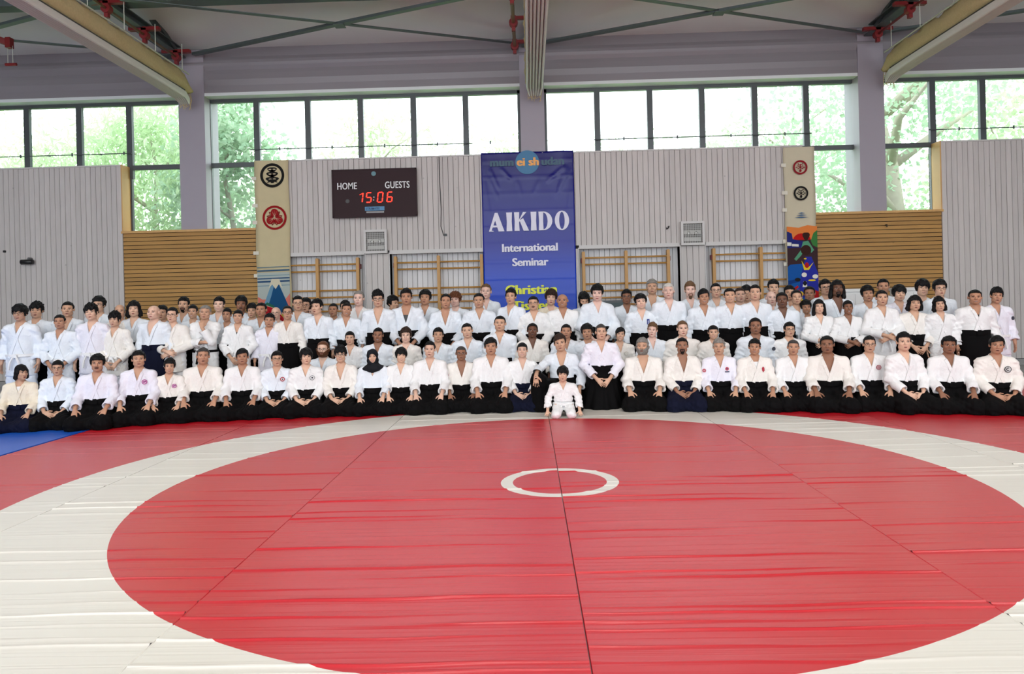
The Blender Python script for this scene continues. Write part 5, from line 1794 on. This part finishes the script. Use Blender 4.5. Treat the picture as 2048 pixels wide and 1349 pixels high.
# ------------------------------------------------------------------ who stands where
PEOPLE = '''
F|39|730|T|bob:k|4|y|n f shirt=w yaw=28|woman with black bob in cream jacket at the left end of the front row
F|114|721|L|tied:k|4|b|f g|woman in glasses with hair tied back, hands joined, second from the left end in front
F|193|709|T|bushy:k|5|l|b=moustache wide=1.05|kneeling man with thick black hair and moustache, third in the front row
F|276|702|T|short:k|4|l|e=pink|kneeling young man with pink chest emblem beside the moustached man
F|337|717|T|bushy:k|4|c|f s e=pink tilt=4|smiling older woman with puffy dark hair and pink chest emblem
F|404|696|T|crop:s|5|c|wide=1.12|stout older man with cropped hair and faintly pink cream jacket kneeling in front
F|484|698|T|swept:k|5|w|wide=1.04|kneeling man with swept black hair beside the stout older man
F|553|703|L|short:k|4|b|g e=red|kneeling man in glasses with round red chest emblem and joined hands
F|611|697|L|mop:k|3|w|e=dark wide=1.04|young man with black mop hair, dark chest emblem and joined hands
F|681|692|L|messy:k|3|c|g s deep|thin smiling young man in glasses with open collar beside the headscarf woman
F|745|700|T|none:k|3|b|f scarf s|woman wearing a black headscarf kneeling in the front row
F|801|696|T|mop:k|3|w|f s short yaw=4|smiling young woman with black mop hair and short sleeves
F|859|683|T|crop:k|2|w|wide=1.02|young man with short black hair kneeling beside the smiling short sleeved woman
F|922|693|T|buzz:s|6|c|g deep patch=red|shaven headed man in glasses with red sleeve patch kneeling in front
F|981|676|T|swept:k|5|w|wide=1.08|broad kneeling man with swept black hair beside the woman in navy hakama
F|1044|686|L|tied:k|2|w|f n s|woman with tied back hair and navy hakama, palms in her lap beside the teacher
F|1122|668|S|swept:d|4|b|deep tilt=-6 wide=1.05|brown haired teacher seated with one arm resting on his raised knee
F|1125|733|B|mop:k|3|w|child|small child with black bowl haircut in white suit kneeling at the centre front
F|1201|649|F|crop:s|3|l|wide=1.04|man with grey flecked cropped hair kneeling tall with hands clasped beside the child
F|1285|676|T|short:g|4|c|b=full:g deep wide=1.14 yaw=-4|broad man with grey hair and grey beard kneeling in front
F|1364|676|L|crop:k|6|c|b=goatee n deep|brown skinned man with black goatee and navy hakama, hands joined
F|1438|677|T|short:g|4|l|e=flag patch=red|grey haired man in lavender jacket with chest emblem and sleeve patch
F|1509|678|T|short:k|5|c|e=redleaf s shirt=w|smiling man in cream jacket with red chest emblem over a white shirt
F|1586|680|T|buzz:s|5|w|patch=dark|older man with very short greying hair and sleeve badge kneeling in front
F|1655|672|T|receding:k|6|c|deep wide=1.14|tanned broad man with slicked back hair and deeply open collar
F|1738|672|T|crop:k|4|w|g e=ringred|kneeling man in glasses with round crimson chest emblem
F|1808|665|L|short:k|3|w|yaw=-12 body=-10|kneeling man turned slightly aside with joined hands, third from the right end
F|1897|673|T|short:k|6|w|wide=1.06|dark skinned man with short black hair, second from the right end of the front row
F|1992|672|L|swept:k|5|c|e=letter wide=1.06 tilt=4|man at the right end of the front row with a black letter emblem
M|645|683|T|receding:r|2|b|g b=full:r|bearded balding man in glasses peering between two kneeling front row men
M|700|663|K|tied:k|3|w|f|woman with tied black hair behind the thin smiling young man
M|755|656|K|crop:k|6|b|s wide=1.05|smiling dark skinned man with receding crop behind the headscarf woman
M|811|655|K|bushy:d|2|c|f s|short brown haired woman in cream jacket behind the smiling short sleeved woman
M|875|656|K|short:k|4|b||man with short black hair just above the front row beside the round faced man
M|935|647|K|crop:k|3|b|wide=1.05 tilt=-4|round faced man with short black hair behind the shaven headed man in glasses
M|999|632|K|buzz:k|4|b||man with tall black crew cut in the middle row
M|1064|647|K|receding:k|7|c||dark thin faced man with receding hair behind the woman in navy hakama
M|1132|649|K|crop:k|5|b||man half hidden directly behind the teacher's head
M|1175|648|K|bushy:k|5|b|tilt=-3|young man with bushy black hair looking out beside the teacher
M|1239|655|K|tiedfringe:k|3|c|f s tilt=5 e=pale|smiling woman with loose tied hair and faint chest emblem behind the tall kneeling man
M|1304|645|K|short:b|1|b|f yaw=-8 tilt=4|pale woman with short light brown hair behind the grey bearded man
M|1365|642|K|crop:b|2|c|wide=1.08|brown haired pale man in cream jacket above the man with black goatee
M|1427|651|K|tied:k|3|c|f s|smiling woman with tied black hair behind the grey haired man in lavender
M|1511|636|K|receding:k|6|b|wide=1.10 patch=dark|stout dark man with receding hair above the smiling man in cream
M|1578|645|K|short:k|4|w|g|man in glasses with neat black hair behind the older man with badge
1|39|609|W|mop:k|4|b|g belt=w wide=1.08|big youth with mop hair and glasses standing at the left end of the crowd
1|119|630|G|crop:k|5|b|belt=w|boy with short black hair and white belt standing behind the woman in glasses
1|183|607|W|messy:k|3|l|belt=w tilt=-6 wide=1.02|tousled youth in lavender white jacket with white belt, head tilted
1|228|623|G|messy:k|3|c|belt=w f|small youngster with messy black hair and hands clasped before a white belt
1|306|612|D|none:k|2|b|n deep wide=1.10 yaw=10 body=14|bald pale heavy man in navy hakama standing sideways
1|344|615|X|crop:k|3|c|g yaw=-4|young man in glasses standing with forearms crossed
1|408|611|C|crop:g|4|w|belt=k tilt=5 wide=1.05|grey cropped man with black belt holding his chin in thought
1|475|620|G|tied:k|4|w|f belt=w s shirt=k|young woman with tied hair and hands clasped beside the thinking man
1|537|627|W|short:k|5|l|belt=w tilt=5|young boy with white belt standing before the blue mountain banner
1|574|612|D|receding:k|4|c|g|man in glasses with receding hair and black hakama beside the young boy
1|635|598|D|short:k|3|b|yaw=-22|tall young man with neat black hair looking aside
1|692|606|D|crop:k|5|b|s|grinning man with cropped black hair in front of the grey haired pale man
1|756|580|D|spiky:k|3|b|g deep wide=1.10|spiky haired man in glasses with bare chest standing tall
1|812|577|G2|short:k|5|b|deep shirt=k wide=1.10|tall man with black vest under a wide open collar, hands clasped
1|890|588|G2|receding:k|5|b|deep wide=1.05|tanned man with hair slicked back standing with clasped hands
1|958|587|G2|crop:k|4|b|wide=1.12|broad man with close black hair standing left of the blue banner lettering
1|1020|577|D|short:k|4|b|yaw=26 body=22|dark haired man with stubble turned sideways before the blue banner
1|1067|593|G2|crop:k|4|w|g b=moustache wide=1.05|man with moustache and glasses standing before the blue banner
1|1125|589|D|none:k|5|w|s wide=1.12|bald tanned smiling man standing before the blue banner
1|1194|568|G2|bushy:k|1|b|wide=1.08 pitch=10|pale man with tousled black hair looking down
1|1282|588|D|bushy:k|2|b|s e=blue wide=1.06 tilt=-4|pale round faced man with blue name tag on his chest
1|1337|567|D|crop:w|1|b|wide=1.10|white haired pale man standing tall among the back rows
1|1407|578|D|swept:k|5|b|s wide=1.06|smiling man with swept black hair standing beside the white haired man
1|1460|577|D|crop:k|4|b|s wide=1.10|smiling stocky man with brushed up black hair turned a little aside
1|1510|570|D|crop:k|3|b|wide=1.04 yaw=-6|tall man with short black hair beside the bald pale man
1|1565|585|D|receding:k|7|b|wide=1.08|dark man with high forehead standing above the man in glasses
1|1638|599|XH|shoulder:k|3|w|f|woman with shoulder length black hair and crossed wrists
1|1696|601|XH|tied:k|6|w|f s patch=dark|young dark skinned woman with tied hair and round dark sleeve patch
1|1763|581|XW|crop:k|4|w|belt=n|man with short black hair and bare crossed forearms near the timber boards
1|1828|591|G2|longer:k|4|c|tilt=4 wide=1.06|young man with chin length hair in cream jacket, hands clasped
1|1880|593|W|longer:k|3|w|f belt=w tilt=-5|slim girl with dark hair behind her shoulders and a white belt
1|1950|580|D|crop:k|5|w|s shirt=k wide=1.14|stocky man in black hakama near the right end of the standing row
2|71|604|D|messy:k|4|b|yaw=6|youth with long messy black hair behind the big youth in glasses
2|134|604|D|crop:k|4|b|deep|short haired man with open collar behind the boy in white belt
2|238|609|D|fringe_only:g|4|c|yaw=14|old balding man in cream behind the small youngster
2|267|602|D|longer:k|3|b||thin man with longish black hair at the edge of the timber boards
2|323|611|D|short:k|4|b||man mostly hidden behind the bald pale heavy man
2|385|610|D|tied:k|4|b|f s|smiling woman with tied hair behind the young man with crossed forearms
2|453|616|D|tied:k|5|b|f|woman with tied black hair behind the thinking man's shoulder
2|522|606|D|crop:k|5|b|wide=1.10|stocky man with flat black hair behind the young boy
2|552|615|D|none:k|2|b|g|bald man in glasses whose face shows below the mountain banner
2|595|592|D|crop:k|4|b|g yaw=14|tall man in thin glasses with close hair beside the wall bars
2|666|607|D|buzz:k|5|b||shaven headed man half hidden behind the tall young man looking aside
2|717|582|D|crop:g|1|w||pale man with short grey hair in front of the wall bars
2|849|580|D|bushy:k|5|b|shirt=k tilt=4|young man in black undershirt behind the man with black vest
2|910|584|D|curly:r|1|b|s|curly reddish haired smiling man behind the tanned slick haired man
2|1101|579|D|curly:d|2|y|yaw=-4 tilt=3|brown haired man in pale yellow jacket before the yellow lettering
2|1167|582|D|bushy:k|4|b|b=full:k pitch=22|dark bearded man with bowed head right of the blue banner
2|1253|579|D|short:k|6|b|g|dark skinned man in glasses behind the man with blue tag
2|1380|563|D|short:b|1|b|s b=goatee:b|smiling pale man with brown hair and light stubble
2|1432|567|D|crop:k|3|b|g|man in glasses with brushed up hair before the wall bars
2|1480|576|D|crop:d|2|b|yaw=6|pale man with dark cropped hair behind the smiling stocky man
2|1541|583|D|none:k|1|b|yaw=8|bald pale man behind the tall short haired man
2|1593|580|D|receding:k|4|b|yaw=-6|man with high hairline below the sunset banner
2|1613|600|D|bushy:k|5|b|s tilt=-4|cheerful man with thick black hair beside the shoulder haired woman
2|1674|560|D|shoulder:k|7|b|b=goatee deep wide=1.05|dark man with long black hair and short beard standing tall
2|1736|571|D|bushy:k|5|b|tilt=-4|man with thick black hair before the timber boards
2|1798|570|D|mop:k|3|l|yaw=6|young man with bowl cut between the two white cabinets
2|1879|559|D|bushy:k|3|b|g|tall man in glasses with thick hair at the end of the timber boards
2|1991|575|W|spiky:k|5|l|tilt=8 patch=dark belt=w|youth with tilted head and dark sleeve patch at the right end of the crowd
3|197|593|D|bushy:k|3|b|g s|tall smiling man in glasses behind the tousled youth
3|366|594|D|short:k|4|b|b=goatee|man with goatee and swept hair before the timber boards
3|437|594|D|short:k|2|b|yaw=4 s|young man with open face high before the timber boards
3|481|592|D|bushy:k|6|b|b=moustache|man with thick hair and drooping moustache before the timber boards
3|503|607|D|bushy:k|4|b||short man peeping out beside the stocky flat haired man
3|612|596|D|short:k|4|b|g yaw=-8|man in glasses half hidden behind the tall man in thin glasses
3|626|611|D|tied:d|1|b|f tilt=-5|pale dark haired woman peeping between two tall men
3|689|601|D|short:k|4|b||man of whom only black hair shows above the grinning man
3|783|591|D|bushy:k|4|b|yaw=50|man in profile half hidden behind the spiky haired man
3|971|568|D|crop:b|1|b||tall pale man with light brown hair at the edge of the blue banner
3|1304|559|D|short:g|4|b|deep|tall weathered man with grey swept hair before the wall bars
3|1492|571|D|bushy:k|4|b|g|man in dark rimmed glasses behind the pale cropped man
3|1546|559|D|short:k|3|b||young man with thick black hair above the bald pale man
3|1580|571|D|short:k|4|b||man with black hair partly hidden below the painted warrior
3|1620|573|D|receding:k|6|b|yaw=-8|brown man with black hair beside the painted banner edge
3|1652|559|D|short:k|3|b|g tilt=-6|pale faced man in glasses beside the long haired dark man
3|1767|558|D|crop:k|5|b|yaw=-4|dark cropped man at the back before the timber boards
3|1844|559|D|mop:k|3|b|s tilt=3|laughing young man with full black mop hair at the back
'''
SKIN = {1: (228, 190, 174), 2: (222, 182, 160), 3: (216, 174, 148), 4: (204, 160, 132), 5: (184, 136, 108), 6: (150, 106, 82), 7: (112, 76, 58)}
LIPS = {1: (190, 120, 112), 2: (182, 112, 102), 3: (172, 104, 92), 4: (150, 88, 76), 5: (130, 74, 62), 6: (104, 58, 48), 7: (78, 44, 38)}
HCOL = {'k': (9, 8, 9), 'd': (48, 32, 24), 'b': (104, 78, 54), 'r': (96, 58, 36), 'g': (134, 130, 124), 's': (66, 62, 60), 'w': (206, 202, 194)}
GI = {'w': (238, 238, 238), 'b': (230, 236, 243), 'y': (238, 226, 204), 'c': (238, 234, 228), 'l': (234, 233, 243)}
NECK_W = (.49, .57)
TYPES = {'T': ('thigh', 'seiza', 0), 'L': ('lap', 'seiza', 0), 'F': ('front', 'kneel', 0), 'K': ('down', 'kneel', 0), 'D': ('down', 'stand', 0), 'W': ('down', 'stand', 1),
         'G': ('front', 'stand', 1), 'G2': ('front', 'stand', 0), 'X': ('cross', 'stand', 1), 'XW': ('cross', 'stand', 1), 'XH': ('cross', 'stand', 0), 'C': ('chin', 'stand', 1), 'S': ('knee', 'sensei', 0), 'B': ('floor', 'seiza', 1)}
KNEE_X = [30, 160, 400, 590, 760, 920, 1045, 1205, 1290, 1540, 1700, 1850, 1990]
KNEE_Y = [868, 862, 845, 837, 833, 826, 826, 824, 824, 826, 826, 829, 832]


def knee_depth(px):
    y = np.interp(px, KNEE_X, KNEE_Y)
    return FPX * CAMH / (y - (CY - ROLL * (px - CX)))


OFFS = {'F': .42, 'M': .96, '1': 1.24, '2': 1.66, '3': 2.04}
BODY, JACK, SKIRT = {}, {}, {}
M_hak = mat('black_hakama_cloth', (10, 9, 10), .85, .12, bump=.15, bscale=60)
M_navy = mat('navy_hakama_cloth', (17, 20, 40), .85, .12, bump=.15, bscale=60)
M_scl = mat('eye_white', (214, 206, 198), .4)
M_frm = mat('glasses_frame', (36, 32, 32), .3)
M_scf = mat('black_headscarf_cloth', (24, 26, 32), .8, .2, bump=.1, bscale=80)


def cloth_mat(k):
    return mat('cotton_' + k, GI[k], .85, .15, var=.025, scale=9, bump=.5, bscale=26, sheen=.1)


def with_mat(name, me, m, parent, loc=None, mw=None):
    o = bpy.data.objects.new(name, me)
    link(o, parent)
    if len(me.materials) == 0:
        me.materials.append(None)
    o.material_slots[0].link = 'OBJECT'
    o.material_slots[0].material = m
    if mw is not None:
        o.matrix_local = mw
    return o


def get_body(pose, low, fine):
    k = (pose, low, fine)
    if k not in BODY:
        BODY[k] = build_body(pose, low, .0066 if fine else .0072, fine)
    return BODY[k]


def get_jacket(pose, low, deep, loose, short):
    k = (pose, low, deep, loose, short)
    if k not in JACK:
        (V, Q), (LV, LT), G = build_jacket(pose, low, .085 if deep else 0.0, loose, len(JACK) * 1.7, short)
        lm = bpy.data.meshes.new('lapel')
        lm.from_pydata([tuple(map(float, v)) for v in LV], [], [tuple(map(int, t)) for t in LT])
        JACK[k] = (np_mesh('jacket', V, Q, [None]), lm, G)
    return JACK[k]


def get_lower(low, white):
    k = (low, white)
    if k not in SKIRT:
        if white:
            V, Q = build_trousers(low)
            SKIRT[k] = (np_mesh('trousers', V, Q, [None]), None)
        else:
            (V, Q), wb = build_skirt(low)
            me2 = bpy.data.meshes.new('waistband')
            me2.from_pydata([tuple(map(float, v)) for v in wb.V], [], wb.F)
            SKIRT[k] = (np_mesh('hakama', V, Q, [None]), me2)
    return SKIRT[k]


BELT = {}
SCARF = None


def on_front(G, x, z, rings, parent, nm):
    """sewn emblem: flat discs / rings following the front of the jacket"""
    y = G.front(x, z)
    if y is None:
        return
    dx = (G.front(x + .02, z) or y) - (G.front(x - .02, z) or y)
    for i, (shape, rgb) in enumerate(rings):
        m = MB()
        for p in shape:
            m.prism([(a, c) for a, c in p], -.010 - .0012 * i, -.003)
        o = m.build(nm, mat('emblem_%d_%d_%d' % rgb, rgb, .8), parent)
        o.location = (x, y, z)
        o.rotation_euler = (0, 0, math.atan2(dx, .04))


def ringpoly(r0, r1, n=20, a0=0, a1=2 * math.pi):
    o = []
    for k in range(n):
        a, c = a0 + (a1 - a0) * k / n, a0 + (a1 - a0) * (k + 1) / n
        o.append([(r0 * math.cos(a), r0 * math.sin(a)), (r1 * math.cos(a), r1 * math.sin(a)), (r1 * math.cos(c), r1 * math.sin(c)), (r0 * math.cos(c), r0 * math.sin(c))])
    return o


def circ(r, n=18, cx=0, cz=0):
    return [[(cx + r * math.cos(2 * math.pi * k / n), cz + r * math.sin(2 * math.pi * k / n)) for k in range(n)]]


EMB = {
    'pink': [(circ(.036), (222, 186, 212)), (ringpoly(.026, .036), (168, 70, 140)), (circ(.012, cx=-.008) + circ(.010, cx=.011, cz=.006), (150, 60, 130))],
    'red': [(circ(.036), (230, 220, 220)), (ringpoly(.024, .036), (160, 30, 50)), (circ(.010), (40, 40, 60))],
    'ringred': [(circ(.036), (236, 220, 220)), (ringpoly(.028, .036), (140, 30, 50)), (ringpoly(.014, .022), (150, 40, 60)), (circ(.007), (140, 30, 50))],
    'dark': [(circ(.036), (224, 224, 226)), (ringpoly(.031, .036), (60, 60, 66)), (circ(.012), (40, 36, 46))],
    'letter': [(circ(.044), (206, 208, 206)), (ringpoly(.036, .044), (50, 56, 58)), (ringpoly(.014, .024, 14, .9, 5.4), (34, 38, 40))],
    'redleaf': [([[(0, .04), (.018, .02), (.020, -.02), (.0, -.045), (-.014, -.02), (-.018, .015)]], (176, 50, 66))],
    'flag': [(ringpoly(.014, .026, 9), (190, 50, 70)), (circ(.009), (60, 40, 110)), ([[(-.032, -.05), (.032, -.05), (.032, -.038), (-.032, -.038)]], (40, 44, 80))],
    'pale': [(circ(.034), (222, 218, 210)), (ringpoly(.028, .034), (206, 198, 186))],
    'blue': [([[(-.020, -.045), (.020, -.045), (.020, .045), (-.020, .045)]], (36, 56, 130)), ([[(-.008, -.03), (.008, -.03), (.008, -.012), (-.008, -.012)], [(-.008, 0), (.008, 0), (.008, .018), (-.008, .018)]], (214, 220, 236))],
}


def person(row, px, ytop, typ, hair, skin, gi, flags, label, idx):
    fl_ = {}
    for w in flags.split():
        a, _, b_ = w.partition('=')
        fl_[a] = b_ or '1'
    num = lambda k, d=0.0: float(fl_.get(k, d))
    pose, low, white = TYPES[typ]
    hk, hc = hair.split(':')
    rr = np.random.default_rng(100 + idx)
    child = 'child' in fl_
    D = knee_depth(px) + OFFS[row] + (float(np.interp(px, (560, 680, 1600, 1660), (0, .24, .24, .06))) if row in '123' else 0) + (rr.uniform(-.04, .04))
    if row == 'F':
        D += {'F': -.06, 'B': -.75, 'S': .10}.get(typ, 0)
        D += .03 if idx % 2 else -.03
    P = at(px, ytop, D)
    z0 = HIP[low]
    extra = {'none': .0}.get(hk, HAIR.get(hk, {}).get('top', .015))
    hs = 1.4 if child else 1.0
    fz = rr.uniform(.89, .98) * hs
    top = z0 + PIV + (HEADZ - PIV + .118 + extra) * fz
    s = P[2] / top
    sw = (.5 * s + .5) * num('wide', 1.0) * (.95 if 'f' in fl_ else 1.0) * (.97 if row in '123' else 1.0)
    if child:
        sw = s * 1.3
    yaw0 = math.atan2(P[0], P[1]) * .5 * (1 if row == 'F' else .6) + math.radians(num('body')) + rr.uniform(-.05, .05)
    # ---- body, with this person's own head turn and face
    fine = row == 'F' or typ in ('W', 'G', 'X', 'XW', 'XH', 'C', 'G2')
    V0, T = get_body(pose, low, fine)
    fx = rr.uniform(1.0, 1.10) * (.95 if 'f' in fl_ else 1.0) * hs * (1.0 if not child else .98)
    fy = hs * rr.uniform(.97, 1.03)
    fx /= sw / ((sw + s) / 2) if not child else 1.3
    R = Euler((math.radians(num('pitch', rr.uniform(-2, 3))), math.radians(num('tilt', rr.uniform(-2.5, 2.5))), math.radians(num('yaw', rr.uniform(-5, 5))) - yaw0 * .7), 'ZXY').to_matrix()
    Rn = np.array(R)
    piv = np.array((0, .03, z0 + PIV))
    A = Rn @ np.diag((fx, fy, fz))

    def turn(V, w):
        d = V - piv
        return V * (1 - w[:, None]) + (d @ A.T + piv) * w[:, None]
    w = np.clip((V0[:, 2] - z0 - NECK_W[0]) / (NECK_W[1] - NECK_W[0]), 0, 1)
    w = w * w * (3 - 2 * w) * np.clip((.17 - np.abs(V0[:, 0])) / .05, 0, 1)
    if pose == 'chin':
        w *= ~((V0[:, 1] < -.125))
    VV, TT, MI = [turn(V0, w)], [T], [np.zeros(len(T), int)]
    n0 = len(V0)
    narrow = int(skin in '345' and rr.random() < .6)
    for mi, mv, mt in MARKS[(int('s' in fl_), narrow)]:
        if mi == 2 and hc in 'gw' and rr.random() < 2 and False:
            continue
        VV.append((mv + np.array((0, 0, z0 + HEADZ)) - piv) @ A.T + piv)
        TT.append(mt + n0)
        MI.append(np.full(len(mt), mi))
        n0 += len(mv)
    c = np.clip(np.array(SKIN[int(skin)]) + rr.integers(-3, 4) * 2, 0, 255)
    ms = mat('skin_%s_%d' % (skin, idx % 3), tuple(np.array(SKIN[int(skin)]) + (idx % 3 - 1) * 6), .5, .4, var=.05, scale=14)
    mh = mat('hair_' + hc, HCOL[hc], .55, .22, bump=.4, bscale=120)
    me = np_mesh('person', np.concatenate(VV), np.concatenate(TT), [ms, M_scl, mat('hair_k', HCOL['k'], .55, .22, bump=.4, bscale=120) if hc in 'ksd' else mat('brow_' + hc, (112, 100, 94) if hc == 'w' else (64, 48, 38), .5, .3), mat('lips_' + skin, LIPS[int(skin)], .45)], np.concatenate(MI))
    root = bpy.data.objects.new('person', me)
    # the head stands over the hips along the picture's depth: put the origin under it
    hx = Rn @ np.array((0, -.0, .15))
    root.location = (P[0], P[1], 0)
    root.rotation_euler = (0, 0, -yaw0)
    root.scale = (sw, sw, s)
    grp = {'F': 'people kneeling in the front row', 'M': 'people kneeling upright in the middle row'}.get(row, 'people standing in the back rows')
    link(root, None, label=label, category='person', group=grp)
    # ---- clothes
    jm, lm, G = get_jacket(pose, low, 'deep' in fl_, bool(white) and typ != 'B', 'short' in fl_)
    mc = cloth_mat(gi)
    jk = with_mat('jacket', jm, mc, root)
    if 'scarf' not in fl_:
        with_mat('lapel', lm, mc, jk)
    sk, wb = get_lower(low, bool(white))
    if white:
        with_mat('trousers', sk, cloth_mat('w' if gi == 'c' else gi), root)
        if 'belt' in fl_ or typ in ('X', 'B'):
            b_ = fl_.get('belt', 'w')
            if low not in BELT:
                m = build_belt(z0)
                BELT[low] = bpy.data.meshes.new('belt')
                BELT[low].from_pydata([tuple(map(float, v)) for v in m.V], [], m.F)
            with_mat('belt', BELT[low], {'w': cloth_mat('w'), 'k': M_hak, 'n': cloth_mat('w')}[b_], root)
    else:
        mk_ = M_navy if 'n' in fl_ else M_hak
        h_ = with_mat('hakama', sk, mk_, root)
        with_mat('waistband', wb, mk_, h_)
    if 'shirt' in fl_:
        xs_, zs_ = np.linspace(-.06, .06, 7), np.linspace(.26, .445 if fl_['shirt'] == 'w' else .39, 7)
        V, F_ = [], []
        for zz in zs_:
            for xx in xs_:
                V.append((xx, .03 - .105 * math.sqrt(max(0, 1 - (xx / .16) ** 2 - ((zz - .32) / .19) ** 2)) - .009, zz + z0))
        for j in range(6):
            for i in range(6):
                a = j * 7 + i
                F_.append((a, a + 1, a + 8, a + 7))
        mk('undershirt', V, F_, {'w': cloth_mat('w'), 'k': M_blk}[fl_['shirt']], root, True)
    if 'e' in fl_:
        on_front(G, .092, z0 + .335, EMB[fl_['e']], jk, 'emblem')
    if 'patch' in fl_:
        sx_ = -1 if fl_['patch'] == 'red' else 1
        on_front(G, sx_ * .222, z0 + .31, [(circ(.03), (60, 62, 74) if fl_['patch'] == 'dark' else (206, 160, 170))] + ([(ringpoly(.014, .024, 9), (180, 50, 70))] if fl_['patch'] == 'red' else []), jk, 'sleeve_patch')
    # ---- hair, beard, glasses, scarf follow the head
    HM = Matrix.Translation(Vector(piv)) @ Matrix(A.tolist()).to_4x4() @ Matrix.Translation(Vector((0, 0, z0 + HEADZ)) - Vector(piv))
    if hk != 'none':
        with_mat('hair', hair_mesh(hk), mh, root, None, HM)
    if 'scarf' in fl_:
        with_mat('headscarf', scarf_mesh(), M_scf, root, None, HM)
    if 'b' in fl_:
        bk, _, bc = fl_['b'].partition(':')
        with_mat('beard' if bk != 'moustache' else 'moustache', beard_mesh(bk), mat('hair_' + (bc or 'k'), HCOL[bc or 'k'], .45, .4), root, None, HM)
    if 'g' in fl_:
        with_mat('glasses', glasses_mesh(), M_frm, root, None, HM)
    return root


for i, ln_ in enumerate([l for l in PEOPLE.strip().split('\n') if l.strip()]):
    row, px, ytop, typ, hair, skin, gi, flags, label = ln_.split('|')
    person(row, float(px), float(ytop), typ, hair, skin, gi, flags, label, i)
